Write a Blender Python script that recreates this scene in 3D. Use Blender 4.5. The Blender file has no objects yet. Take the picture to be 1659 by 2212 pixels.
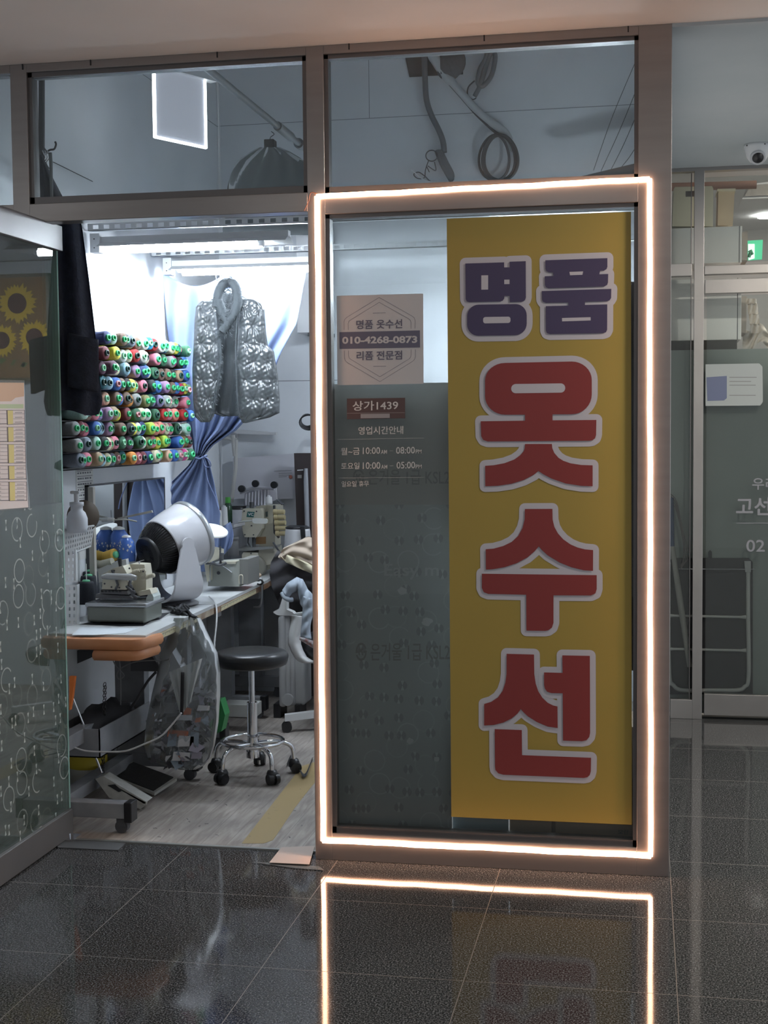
import bpy, bmesh, math, random
from mathutils import Vector as V, Matrix
random.seed(7)
S = bpy.context.scene
COL = S.collection
PI = math.pi
# ------------------------------------------------------------------ camera
F, CX, CY, YAW, PIT, ROL, DIST, EYE = 2962.4, 829.5, 1106.0, -.1881, -.0609, -.0091, 4.838, 1.585
CAM = V((0, -DIST, EYE))
ff = V((math.sin(YAW)*math.cos(PIT), math.cos(YAW)*math.cos(PIT), math.sin(PIT)))
r0 = V((math.cos(YAW), -math.sin(YAW), 0)); u0 = r0.cross(ff)
rr = r0*math.cos(ROL)+u0*math.sin(ROL); uu = -r0*math.sin(ROL)+u0*math.cos(ROL)
cd = bpy.data.cameras.new('camera'); cam = bpy.data.objects.new('camera', cd); COL.objects.link(cam)
cam.matrix_world = Matrix(((rr.x, uu.x, -ff.x, CAM.x), (rr.y, uu.y, -ff.y, CAM.y), (rr.z, uu.z, -ff.z, CAM.z), (0, 0, 0, 1)))
cd.sensor_fit = 'HORIZONTAL'; cd.sensor_width = 36; cd.lens = 36*F/1659
cd.clip_start = .05; cd.clip_end = 100
S.camera = cam
def ray(px, py): return ff+rr*((px-CX)/F)-uu*((py-CY)/F)
def aY(px, py, v): d = ray(px, py); return CAM+d*((v-CAM.y)/d.y)
def aX(px, py, v): d = ray(px, py); return CAM+d*((v-CAM.x)/d.x)
def aZ(px, py, v): d = ray(px, py); return CAM+d*((v-CAM.z)/d.z)
# ------------------------------------------------------------------ view, world, lights
S.view_settings.view_transform = 'Standard'; S.view_settings.look = 'None'
S.view_settings.gamma = 1; S.view_settings.use_curve_mapping = False
S.view_settings.exposure = 0.0
S.cycles.max_bounces = 8; S.cycles.transparent_max_bounces = 24; S.cycles.glossy_bounces = 4
S.cycles.sample_clamp_indirect = 4
w = bpy.data.worlds.new('world'); S.world = w; w.use_nodes = True
w.node_tree.nodes['Background'].inputs[0].default_value = (.80, .86, .92, 1)
w.node_tree.nodes['Background'].inputs[1].default_value = 1.0
TUBE, LED, DOWN, NEIGH, SIGN = 240.0, 20.0, 90.0, 34.0, 9.0

# ------------------------------------------------------------------ materials
MATS = {}
def mat(name, c, rough=.6, metal=0, c2=None, ns=20, bump=0, bs=60, emit=0, alpha=1, trans=0, ior=1.5, spec=.5, sheen=0, coat=0, stretch=None):
    if name in MATS: return MATS[name]
    m = bpy.data.materials.new(name); m.use_nodes = True; MATS[name] = m
    nt = m.node_tree; b = nt.nodes['Principled BSDF']
    b.inputs['Base Color'].default_value = (*c, 1); b.inputs['Roughness'].default_value = rough
    b.inputs['Metallic'].default_value = metal; b.inputs['IOR'].default_value = ior
    b.inputs['Specular IOR Level'].default_value = spec
    b.inputs['Alpha'].default_value = alpha; b.inputs['Transmission Weight'].default_value = trans
    b.inputs['Coat Weight'].default_value = coat
    if sheen: b.inputs['Sheen Weight'].default_value = sheen
    if emit:
        b.inputs['Emission Color'].default_value = (*c, 1); b.inputs['Emission Strength'].default_value = emit
    tc = mp = None
    if c2 or bump:
        tc = nt.nodes.new('ShaderNodeTexCoord'); mp = nt.nodes.new('ShaderNodeMapping')
        nt.links.new(tc.outputs['Object'], mp.inputs[0])
        if stretch: mp.inputs['Scale'].default_value = stretch
    if c2:
        n = nt.nodes.new('ShaderNodeTexNoise'); n.inputs['Scale'].default_value = ns; n.inputs['Detail'].default_value = 4
        r = nt.nodes.new('ShaderNodeValToRGB'); r.color_ramp.elements[0].position = .35; r.color_ramp.elements[1].position = .65
        r.color_ramp.elements[0].color = (*c, 1); r.color_ramp.elements[1].color = (*c2, 1)
        nt.links.new(mp.outputs[0], n.inputs[0]); nt.links.new(n.outputs[0], r.inputs[0]); nt.links.new(r.outputs[0], b.inputs['Base Color'])
    if bump:
        n = nt.nodes.new('ShaderNodeTexNoise'); n.inputs['Scale'].default_value = bs; n.inputs['Detail'].default_value = 3
        bp = nt.nodes.new('ShaderNodeBump'); bp.inputs['Strength'].default_value = bump; bp.inputs['Distance'].default_value = .01
        nt.links.new(mp.outputs[0], n.inputs[0]); nt.links.new(n.outputs[0], bp.inputs['Height']); nt.links.new(bp.outputs[0], b.inputs['Normal'])
    return m
def lin(r, g, b):
    f = lambda x: (x/255/12.92) if x/255 <= .04045 else ((x/255+.055)/1.055)**2.4
    return (f(r), f(g), f(b))
class NT:                                    # tiny node helper
    def __init__(s, m): s.t = m.node_tree
    def n(s, k, **a):
        x = s.t.nodes.new('ShaderNode'+k)
        for kk, v in a.items(): setattr(x, kk, v)
        return x
    def l(s, a, b): s.t.links.new(a, b)
    def math(s, op, a, b=0.0, c=None):
        x = s.n('Math', operation=op)
        for i, v in enumerate((a, b) if c is None else (a, b, c)):
            if isinstance(v, (int, float)): x.inputs[i].default_value = v
            else: s.l(v, x.inputs[i])
        return x.outputs[0]
def glass_mat(name, tint=(.9, .95, .93), ior=1.5, dirt=.03, gloss=.0):
    m = bpy.data.materials.new(name); m.use_nodes = True; h = NT(m); m.node_tree.nodes.clear(); MATS[name] = m
    out = h.n('OutputMaterial'); tr = h.n('BsdfTransparent'); gl = h.n('BsdfGlossy'); df = h.n('BsdfDiffuse')
    tr.inputs[0].default_value = (*tint, 1); gl.inputs['Roughness'].default_value = gloss
    df.inputs[0].default_value = (.6, .65, .65, 1)
    fr = h.n('Fresnel'); fr.inputs[0].default_value = ior
    a = h.n('MixShader'); b = h.n('MixShader'); b.inputs[0].default_value = dirt
    h.l(fr.outputs[0], a.inputs[0]); h.l(tr.outputs[0], a.inputs[1]); h.l(gl.outputs[0], a.inputs[2])
    h.l(a.outputs[0], b.inputs[1]); h.l(df.outputs[0], b.inputs[2]); h.l(b.outputs[0], out.inputs[0])
    return m
GLASS = glass_mat('clear_glass', (.9, .93, .93), 1.5, .03)
DGLASS = glass_mat('door_glass', (.70, .80, .77), 1.75, .035)
def film_mat(name, axes, base, base_a, ring_a, sc=17, refl=1.6, wc=(.62, .70, .67), wk=1.0):
    """frosted film printed with rings and hourglass dots; axes = which object coordinates span the sheet"""
    m = bpy.data.materials.new(name); m.use_nodes = True; h = NT(m); m.node_tree.nodes.clear(); MATS[name] = m
    tc = h.n('TexCoord'); sp = h.n('SeparateXYZ'); h.l(tc.outputs['Object'], sp.inputs[0])
    def layer(seed, scale):
        cb = h.n('CombineXYZ')
        h.l(h.math('ADD', sp.outputs[axes[0]], seed), cb.inputs[0]); h.l(sp.outputs[axes[1]], cb.inputs[1])
        vo = h.n('TexVoronoi', voronoi_dimensions='2D'); vo.inputs['Scale'].default_value = scale; vo.inputs['Randomness'].default_value = .8
        h.l(cb.outputs[0], vo.inputs[0])
        return cb, vo
    def near(x, c, wd): return h.math('LESS_THAN', h.math('ABSOLUTE', h.math('SUBTRACT', x, c)), wd)
    cb1, v1 = layer(0, sc*.62); ring = near(v1.outputs['Distance'], .36, .022)
    cs = h.n('SeparateColor'); h.l(v1.outputs['Color'], cs.inputs[0]); ring = h.math('MULTIPLY', ring, h.math('MULTIPLY', cs.outputs[0], .9))
    cb2, v2 = layer(.37, sc)
    df = h.n('VectorMath', operation='SUBTRACT'); h.l(cb2.outputs[0], df.inputs[0]); h.l(v2.outputs['Position'], df.inputs[1])
    ds = h.n('SeparateXYZ'); h.l(df.outputs[0], ds.inputs[0])
    ang = h.math('LESS_THAN', h.math('ABSOLUTE', ds.outputs[0]), h.math('MULTIPLY', h.math('ABSOLUTE', ds.outputs[1]), .38))
    disc = h.math('LESS_THAN', v2.outputs['Distance'], .27)
    c2_ = h.n('SeparateColor'); h.l(v2.outputs['Color'], c2_.inputs[0]); disc = h.math('MULTIPLY', disc, h.math('GREATER_THAN', c2_.outputs[1], .45))
    hour = h.math('MULTIPLY', ang, disc)
    white = h.math('MULTIPLY', h.math('MAXIMUM', ring, h.math('MULTIPLY', hour, .9)), wk)
    dark = h.math('MULTIPLY', h.math('SUBTRACT', disc, hour), .5)
    mixc = h.n('Mix', data_type='RGBA'); h.l(white, mixc.inputs[0]); mixc.inputs[6].default_value = (*base, 1); mixc.inputs[7].default_value = (*wc, 1)
    mixd = h.n('Mix', data_type='RGBA'); h.l(dark, mixd.inputs[0]); h.l(mixc.outputs[2], mixd.inputs[6]); mixd.inputs[7].default_value = tuple(x*.6 for x in base)+(1,)
    d = h.n('BsdfDiffuse'); h.l(mixd.outputs[2], d.inputs[0])
    tr = h.n('BsdfTransparent'); tr.inputs[0].default_value = (.74, .83, .80, 1)
    mx = h.n('MixShader'); f = h.math('ADD', base_a, h.math('MULTIPLY', h.math('MAXIMUM', white, dark), ring_a)); h.l(h.math('MINIMUM', f, 1.0), mx.inputs[0])
    h.l(tr.outputs[0], mx.inputs[1]); h.l(d.outputs[0], mx.inputs[2])
    fr = h.n('Fresnel'); fr.inputs[0].default_value = refl; g = h.n('BsdfGlossy'); g.inputs['Roughness'].default_value = .02
    m2 = h.n('MixShader'); h.l(fr.outputs[0], m2.inputs[0]); h.l(mx.outputs[0], m2.inputs[1]); h.l(g.outputs[0], m2.inputs[2])
    o = h.n('OutputMaterial'); h.l(m2.outputs[0], o.inputs[0]); return m
FILM = film_mat('door_film', (1, 2), (.17, .23, .21), .30, .30, 14, 1.75, wk=.9)
BFILM = film_mat('board_film', (0, 2), (.52, .54, .53), .97, .0, 15, 1.45, wc=(.70, .73, .73), wk=.7)
def granite(name, gx=-1.7071, gy=-.418, dark=(.014, .015, .016), light=(.20, .205, .21)):
    m = mat(name, dark, .1); h = NT(m); b = m.node_tree.nodes['Principled BSDF']
    tc = h.n('TexCoord'); n = h.n('TexNoise'); n.inputs['Scale'].default_value = 190; n.inputs['Detail'].default_value = 2; n.inputs['Roughness'].default_value = .7
    h.l(tc.outputs['Object'], n.inputs[0])
    r = h.n('ValToRGB'); e = r.color_ramp.elements; e[0].position = .46; e[0].color = (*dark, 1); e[1].position = .74; e[1].color = (*light, 1)
    h.l(n.outputs[0], r.inputs[0])
    sp = h.n('SeparateXYZ'); h.l(tc.outputs['Object'], sp.inputs[0])
    def line(o, off):
        a = h.math('ABSOLUTE', h.math('SUBTRACT', h.math('FLOORED_MODULO', h.math('ADD', o, -off+.3), .6), .3))
        return h.math('LESS_THAN', a, .0013)
    ln = h.math('MAXIMUM', line(sp.outputs[0], gx), line(sp.outputs[1], gy))
    mx = h.n('Mix', data_type='RGBA'); h.l(ln, mx.inputs[0]); h.l(r.outputs[0], mx.inputs[6]); mx.inputs[7].default_value = (.11, .10, .09, 1)
    h.l(mx.outputs[2], b.inputs['Base Color'])
    n2 = h.n('TexNoise'); n2.inputs['Scale'].default_value = 9; h.l(tc.outputs['Object'], n2.inputs[0])
    ro = h.math('ADD', h.math('MULTIPLY', n2.outputs[0], .05), h.math('MULTIPLY', ln, .5)); ro = h.math('ADD', ro, .035); h.l(ro, b.inputs['Roughness'])
    bp = h.n('Bump'); bp.inputs['Strength'].default_value = .012; bp.inputs['Distance'].default_value = .001
    h.l(n.outputs[0], bp.inputs['Height']); h.l(bp.outputs[0], b.inputs['Normal'])
    b.inputs['IOR'].default_value = 1.5; b.inputs['Specular IOR Level'].default_value = .38
    return m
GRAN = granite('granite_floor')
def vinyl():
    m = mat('vinyl_floor', (.5, .45, .4), .45); h = NT(m); b = m.node_tree.nodes['Principled BSDF']
    tc = h.n('TexCoord'); mp = h.n('Mapping'); mp.inputs['Scale'].default_value = (9, 1.1, 1); h.l(tc.outputs['Object'], mp.inputs[0])
    n = h.n('TexNoise'); n.inputs['Scale'].default_value = 5; n.inputs['Detail'].default_value = 7; n.inputs['Distortion'].default_value = .6; h.l(mp.outputs[0], n.inputs[0])
    r = h.n('ValToRGB'); e = r.color_ramp.elements; e[0].position = .3; e[0].color = (.22, .185, .16, 1); e[1].position = .7; e[1].color = (.40, .36, .325, 1)
    h.l(n.outputs[0], r.inputs[0])
    sp = h.n('SeparateXYZ'); h.l(tc.outputs['Object'], sp.inputs[0])
    a = h.math('LESS_THAN', h.math('FLOORED_MODULO', sp.outputs[0], .098), .0025)
    mx = h.n('Mix', data_type='RGBA'); h.l(a, mx.inputs[0]); h.l(r.outputs[0], mx.inputs[6]); mx.inputs[7].default_value = (.2, .17, .15, 1)
    n3 = h.n('TexNoise'); n3.inputs['Scale'].default_value = 3.2; n3.inputs['Detail'].default_value = 6; h.l(tc.outputs['Object'], n3.inputs[0])
    r3 = h.n('ValToRGB'); r3.color_ramp.elements[0].position = .35; r3.color_ramp.elements[0].color = (.7, .7, .72, 1); r3.color_ramp.elements[1].position = .6
    h.l(n3.outputs[0], r3.inputs[0])
    m2 = h.n('Mix', data_type='RGBA', blend_type='MULTIPLY'); m2.inputs[0].default_value = 1; h.l(mx.outputs[2], m2.inputs[6]); h.l(r3.outputs[0], m2.inputs[7])
    h.l(m2.outputs[2], b.inputs['Base Color']); return m
VINYL = vinyl()
STEEL = mat('brushed_steel', (.33, .31, .305), .32, .85, c2=(.36, .34, .335), ns=2, bump=.02, bs=30, stretch=(1, 1, 12))
STEELD = mat('dark_steel_bead', (.19, .18, .18), .4, .8)
DSTEEL = mat('door_steel', (.12, .12, .12), .5, .5, c2=(.14, .14, .14), ns=3)
CHROME = mat('chrome', (.8, .8, .82), .08, 1)
WWALL = mat('white_wall', (.78, .80, .83), .6, c2=(.70, .72, .75), ns=2.5, bump=.03, bs=40)
GWALL = mat('grey_painted_wall', (.60, .62, .64), .7, c2=(.52, .54, .56), ns=2)
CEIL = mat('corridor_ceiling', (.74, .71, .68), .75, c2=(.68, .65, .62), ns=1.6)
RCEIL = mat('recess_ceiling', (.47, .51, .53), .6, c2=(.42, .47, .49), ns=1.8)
WHITE = mat('white_plastic', (.74, .74, .75), .35)
MATTW = mat('matt_white', (.75, .75, .75), .7)
BLACK = mat('black_plastic', (.012, .012, .014), .35)
BLACKM = mat('black_matt', (.02, .02, .023), .8)
GREY = mat('grey_paint', (.23, .235, .25), .5, c2=(.17, .175, .19), ns=9)
DGREY = mat('dark_grey_paint', (.07, .072, .08), .55)
CREAM = mat('cream_enamel', (.60, .57, .46), .35, c2=(.54, .51, .41), ns=12)
GREEN = mat('green_plastic', (.03, .42, .16), .4)
CARD = mat('cardboard', (.55, .40, .29), .8)
PAPER = mat('paper', (.72, .72, .70), .8)
INK = mat('grey_ink', (.12, .12, .14), .7)

# ------------------------------------------------------------------ mesh builder
class MB:
    def __init__(s): s.v = []; s.f = []; s.m = []; s.sm = []; s.mi = 0; s.smooth = False
    def add(s, vs, fs, smooth=None):
        o = len(s.v); s.v += [V(x) for x in vs]
        for f in fs: s.f.append([i+o for i in f]); s.m.append(s.mi); s.sm.append(s.smooth if smooth is None else smooth)
        return s
    def box(s, a, b, bev=0, M=None):
        (x0, y0, z0), (x1, y1, z1) = a, b
        x0, x1 = sorted((x0, x1)); y0, y1 = sorted((y0, y1)); z0, z1 = sorted((z0, z1))
        if bev:
            bm = bmesh.new(); bmesh.ops.create_cube(bm, size=1)
            for v in bm.verts: v.co = V(((x0+x1)/2+v.co.x*(x1-x0), (y0+y1)/2+v.co.y*(y1-y0), (z0+z1)/2+v.co.z*(z1-z0)))
            bmesh.ops.bevel(bm, geom=list(bm.edges), offset=bev, segments=3, affect='EDGES', profile=.5)
            bm.verts.index_update(); vs = [v.co.copy() for v in bm.verts]; fs = [[v.index for v in f.verts] for f in bm.faces]; bm.free()
            if M: vs = [M @ v for v in vs]
            return s.add(vs, fs, True if bev > .004 else False)
        vs = [V((x, y, z)) for x in (x0, x1) for y in (y0, y1) for z in (z0, z1)]
        if M: vs = [M @ v for v in vs]
        return s.add(vs, [(0, 1, 3, 2), (4, 6, 7, 5), (0, 4, 5, 1), (2, 3, 7, 6), (0, 2, 6, 4), (1, 5, 7, 3)], False)
    def cone(s, a, b, r1, r2=None, n=16, caps=True):
        r2 = r1 if r2 is None else r2; a = V(a); b = V(b); d = (b-a).normalized()
        x = d.orthogonal().normalized(); y = d.cross(x); vs = []
        for p, r in ((a, r1), (b, r2)):
            for i in range(n): t = 2*PI*i/n; vs.append(p+(x*math.cos(t)+y*math.sin(t))*r)
        s.add(vs, [(i, (i+1) % n, n+(i+1) % n, n+i) for i in range(n)], True)
        if caps: s.add(vs[:n], [list(range(n))[::-1]], False); s.add(vs[n:], [list(range(n))], False)
        return s
    def lathe(s, c, prof, axis=(0, 0, 1), n=24, sx=1, sy=1, ref=None):
        c = V(c); d = V(axis).normalized(); x = (V(ref)-d*V(ref).dot(d)).normalized() if ref else d.orthogonal().normalized(); y = d.cross(x); vs = []
        for r, h in prof:
            for i in range(n): t = 2*PI*i/n; vs.append(c+d*h+(x*math.cos(t)*sx+y*math.sin(t)*sy)*max(r, 1e-5))
        fs = []
        for k in range(len(prof)-1):
            for i in range(n): fs.append((k*n+i, k*n+(i+1) % n, (k+1)*n+(i+1) % n, (k+1)*n+i))
        return s.add(vs, fs, True)
    def tube(s, pts, r, n=8, closed=False, caps=True):
        P = [V(p) for p in pts]; N = len(P); rings = []; x = None
        for i, p in enumerate(P):
            if closed: t = (P[(i+1) % N]-P[i-1])
            else: t = (P[min(i+1, N-1)]-P[max(i-1, 0)])
            t = t.normalized() if t.length > 1e-9 else V((0, 0, 1))
            x = t.orthogonal().normalized() if x is None else (x-t*x.dot(t)).normalized()
            y = t.cross(x); q = r[i] if isinstance(r, (list, tuple)) else r
            rings.append([p+(x*math.cos(2*PI*k/n)+y*math.sin(2*PI*k/n))*q for k in range(n)])
        vs = [v for g in rings for v in g]; fs = []
        for i in range(N if closed else N-1):
            j = (i+1) % N
            for k in range(n): fs.append((i*n+k, i*n+(k+1) % n, j*n+(k+1) % n, j*n+k))
        s.add(vs, fs, True)
        if caps and not closed: s.add(rings[0], [list(range(n))[::-1]], False); s.add(rings[-1], [list(range(n))], False)
        return s
    def sheet(s, fn, nu, nv, smooth=True):
        vs = [fn(i/nu, j/nv) for j in range(nv+1) for i in range(nu+1)]; w = nu+1
        return s.add(vs, [(j*w+i, j*w+i+1, (j+1)*w+i+1, (j+1)*w+i) for j in range(nv) for i in range(nu)], smooth)
    def prism(s, pts, vec):
        n = len(pts); P = [V(p) for p in pts]; Q = [p+V(vec) for p in P]
        s.add(P, [list(range(n))], False); s.add(Q, [list(range(n))[::-1]], False)
        s.add(P+Q, [(i, n+i, n+(i+1) % n, (i+1) % n) for i in range(n)], False); return s
    def ball(s, c, r, n=14, m=9, sc=(1, 1, 1), fn=None):
        c = V(c); vs = []
        for j in range(m+1):
            a = PI*j/m
            for i in range(n):
                t = 2*PI*i/n; d = V((math.sin(a)*math.cos(t), math.sin(a)*math.sin(t), math.cos(a)))
                k = r*(fn(d) if fn else 1); vs.append(c+V((d.x*sc[0], d.y*sc[1], d.z*sc[2]))*k)
        return s.add(vs, [(j*n+i, (j+1)*n+i, (j+1)*n+(i+1) % n, j*n+(i+1) % n) for j in range(m) for i in range(n)], True)
    def mat_index(s, i): s.mi = i; return s
def smoothpath(pts, k=6):
    P = [V(p) for p in pts]; out = []
    for i in range(len(P)-1):
        a = P[max(i-1, 0)]; b = P[i]; c = P[i+1]; d = P[min(i+2, len(P)-1)]
        for j in range(k):
            t = j/k; out.append(.5*((2*b)+(c-a)*t+(2*a-5*b+4*c-d)*t*t+(3*b-a-3*c+d)*t**3))
    return out+[P[-1]]
def obj(name, mb, m, parent=None, origin=None, label=None, cat=None, group=None, kind=None, solid=0):
    me = bpy.data.meshes.new(name); o = bpy.data.objects.new(name, me); COL.objects.link(o)
    if parent is not None: o.parent = parent; M = world(parent)
    else:
        if origin is None:
            xs = [v.x for v in mb.v]; ys = [v.y for v in mb.v]; zs = [v.z for v in mb.v]
            origin = ((min(xs)+max(xs))/2, (min(ys)+max(ys))/2, min(zs)) if kind != 'structure' else (0, 0, 0)
        o.location = origin; M = Matrix.Translation(origin)
    I = M.inverted()
    me.from_pydata([I @ v for v in mb.v], [], mb.f)
    for mm in (m if isinstance(m, (list, tuple)) else [m]): me.materials.append(mm)
    for p, i, sm in zip(me.polygons, mb.m, mb.sm): p.material_index = i; p.use_smooth = sm
    me.update()
    if label: o['label'] = label
    if cat: o['category'] = cat
    if group: o['group'] = group
    if kind: o['kind'] = kind
    if solid:
        md = o.modifiers.new('thickness', 'SOLIDIFY'); md.thickness = solid; md.offset = 0
    return o
def world(o):
    M = Matrix.LocRotScale(o.location, o.rotation_euler, o.scale)
    return world(o.parent) @ M if o.parent else M
def thing(name, label, cat, loc, group=None, kind=None):
    o = bpy.data.objects.new(name, None); o.empty_display_size = .05; COL.objects.link(o); o.location = loc
    if kind: o['kind'] = kind
    if label: o['label'] = label
    if cat: o['category'] = cat
    if group: o['group'] = group
    return o
def struct(name, mb, m): return obj(name, mb, m, kind='structure')
def bx(a, b, bev=0): return MB().box(a, b, bev)
def copy_tree(o, parent=None):
    c = o.copy(); COL.objects.link(c)
    if parent: c.parent = parent
    for ch in list(o.children): copy_tree(ch, c)
    return c
def text_mb(body, corners, Yoff=0, bold=0, depth=0):
    """text stretched to the rectangle from bottom-left/bottom-right/top-left corners"""
    c = bpy.data.curves.new('lettering', 'FONT'); c.body = body; c.size = 1; c.offset = bold; c.resolution_u = 3
    t = bpy.data.objects.new('lettering', c); COL.objects.link(t); bpy.context.view_layer.update()
    me = bpy.data.meshes.new_from_object(t.evaluated_get(bpy.context.evaluated_depsgraph_get()))
    xs = [v.co.x for v in me.vertices]; ys = [v.co.y for v in me.vertices]
    x0, x1, y0, y1 = min(xs), max(xs), min(ys), max(ys)
    bl, br, tl = [V(q) for q in corners]
    mb = MB(); mb.add([bl+(br-bl)*((v.co.x-x0)/(x1-x0))+(tl-bl)*((v.co.y-y0)/(y1-y0)) for v in me.vertices], [list(p.vertices) for p in me.polygons], False)
    bpy.data.objects.remove(t); bpy.data.curves.remove(c); bpy.data.meshes.remove(me)
    return mb
def textY(body, px0, py0, px1, py1, Y, bold=0, slope=0):
    """px box (left, top, right, bottom) on the plane y=Y; slope = vertical drop in px over the width"""
    return text_mb(body, (aY(px0, py1, Y), aY(px1, py1+slope, Y), aY(px0, py0, Y)), bold=bold)

# ================================================================== SETTING
GY = .03          # glass plane of the shopfront
ZC = 2.945
Yin = .085
mb = MB(); mb.add([(-7, -8, 0), (4, -8, 0), (4, Yin, 0), (-7, Yin, 0)], [(0, 1, 2, 3)]); mb.add([(.088, Yin, 0), (4, Yin, 0), (4, 2.75, 0), (.088, 2.75, 0)], [(0, 1, 2, 3)])
struct('floor', mb, GRAN)
mb = MB(); mb.add([(-2.9, Yin, .004), (.03, Yin, .004), (.03, 3.15, .004), (-2.9, 3.15, .004)], [(0, 1, 2, 3)])
mb.add([(-2.9, Yin, -.01), (.03, Yin, -.01), (.03, Yin, .004), (-2.9, Yin, .004)], [(0, 1, 2, 3)]); struct('floor', mb, VINYL)
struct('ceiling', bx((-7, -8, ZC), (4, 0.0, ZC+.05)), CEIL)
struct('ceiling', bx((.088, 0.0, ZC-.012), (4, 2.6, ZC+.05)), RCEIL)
struct('ceiling', bx((-3.4, .08, 4.2), (.08, 3.2, 4.25)), GWALL)
struct('wall_front', bx((-7, -8.1, 0), (4, -8, ZC)), GWALL)
struct('wall_back', bx((-2.6, 3.1, 0), (.08, 3.2, 4.2)), WWALL)
struct('wall_left', bx((-2.6, .09, 0), (-2.5, 3.1, 4.2)), WWALL)
struct('wall_right', bx((.03, .07, 0), (.08, 3.1, 4.2)), WWALL)
struct('wall_upper', bx((-7, .0, ZC+.0), (.09, .08, 4.25)), GWALL)
# seams of the wall boards, thin grooves
SEAM = mat('board_seam', (.22, .23, .25), .8)
zs = aY(1000, 245, 3.099).z; xs = aY(797, 180, 3.099).x
mb = MB().box((-2.5, 3.0985, zs-.0015), (.03, 3.1, zs+.0015)).box((xs-.0015, 3.0985, zs), (xs+.0015, 3.1, 4.2)); struct('trim_20', mb, SEAM)
mb = MB().box((-2.5, .1, zs-.0015), (-2.4985, 3.1, zs+.0015)); struct('trim_21', mb, SEAM)
mb = MB().box((-2.5, 3.098, 1.87), (-1.75, 3.1, 1.874)).box((-1.75, 3.098, 0), (-1.747, 3.1, 1.1)); struct('trim_22', mb, SEAM)

# steel shopfront
def bar(n, a, b, m=STEEL, bev=.002): return struct('trim_%d' % n, MB().box(a, b, bev), m)
XL0, XL1 = -2.321, -2.256; XM0, XM1 = -1.19, -1.126; XR0, XR1 = -.024, .088; FD = .075
bar(1, (XL0, 0, 0), (XL1, FD, ZC)); bar(2, (XM0, 0, 0), (XM1, FD, ZC)); bar(3, (XR0, 0, 0), (XR1, FD+.03, ZC))
bar(4, (XL1, 0, 2.914), (XM0, FD, ZC)); bar(5, (XM1, 0, 2.914), (XR0, FD, ZC))
bar(6, (XL1, 0, 2.364), (XM0, FD, 2.432)); bar(7, (XM1, 0, 2.352), (XR0, FD, 2.427))
bar(8, (XM1, 0, 0), (XR0, FD, .100))
bar(9, (-7, 0, 2.914), (XL0, FD, ZC)); bar(10, (-7, 0, 2.364), (XL0, FD, 2.432)); bar(11, (-7, 0, 0), (XL0, FD, .1))
def bead(n, x0, x1, z0, z1, w=.014):
    mb = MB()
    for a, b in (((x0, .012, z0), (x0+w, .06, z1)), ((x1-w, .012, z0), (x1, .06, z1)), ((x0, .012, z1-w), (x1, .06, z1)), ((x0, .012, z0), (x1, .06, z0+w*1.6))): mb.box(a, b)
    struct('trim_%d' % n, mb, STEELD)
bead(12, XL1, XM0, 2.432, 2.914, .016); bead(13, XM1, XR0, 2.427, 2.914); bead(14, XM1, XR0, .100, 2.352)
def pane(n, x0, x1, z0, z1): struct('window_%d' % n, MB().box((x0, GY, z0), (x1, GY+.006, z1)), GLASS)
pane(1, XL1, XM0, 2.432, 2.914); pane(2, XM1, XR0, 2.427, 2.914); pane(3, XM1, XR0, .1, 2.352); pane(4, -4.6, XL0, 2.432, 2.914)
pane(5, -4.6, XL0, .1, 2.364)
# sealing line of small ticks between ceiling and head bar
mb = MB()
for px in (48, 195, 469, 754, 1046, 1357):
    p = aY(px, 120, -.002); mb.box((p.x-.002, -.003, 2.925), (p.x+.002, 0, ZC))
struct('trim_15', mb, BLACKM)
# threshold
struct('trim_16', bx((-2.25, .072, 0), (XM0, .09, .006)), mat('threshold_metal', (.35, .36, .35), .35, .7))

# door leaf, open outwards
dx = -2.198
door = thing('door_1', None, None, (dx, .13, .005), kind='structure')
obj('top_rail', bx((dx-.045, -.9, 2.275), (dx, .160, 2.37), .002), DSTEEL, door)
obj('bottom_rail', bx((dx-.045, -.9, .006), (dx, .133, .109), .002), DSTEEL, door)
zf = aX(100, 1090, dx-.02).z
obj('glass_pane', bx((dx-.028, -.9, zf), (dx-.016, .145, 2.275)), DGLASS, door)
obj('patterned_glass', MB().box((dx-.028, -.9, .109), (dx-.016, .135, zf)), FILM, door)['label'] = 'lower glass covered in film with rings and dots'
obj('pane_edge', bx((dx-.029, .135, .109), (dx-.015, .1455, 2.275)), mat('glass_edge', (.25, .42, .38), .15, alpha=.8), door)
obj('pivot', MB().cone((dx-.02, .10, .0), (dx-.02, .10, .02), .022).box((dx-.02, .05, .001), (dx+.03, .14, .008)), CHROME, door)
mb = MB().box((dx-.010, -.9, zf-.5), (dx-.0095, -.899, zf-.49))
# side jamb seen through the door glass with its lock keeper
jp = bx((XL1-.002, FD, .0), (XL1+.004, .20, 2.36)); struct('trim_17', jp, STEEL)
struct('trim_18', bx((XL1+.004, .12, 1.80), (XL1+.006, .135, 1.86)), BLACKM)

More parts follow.
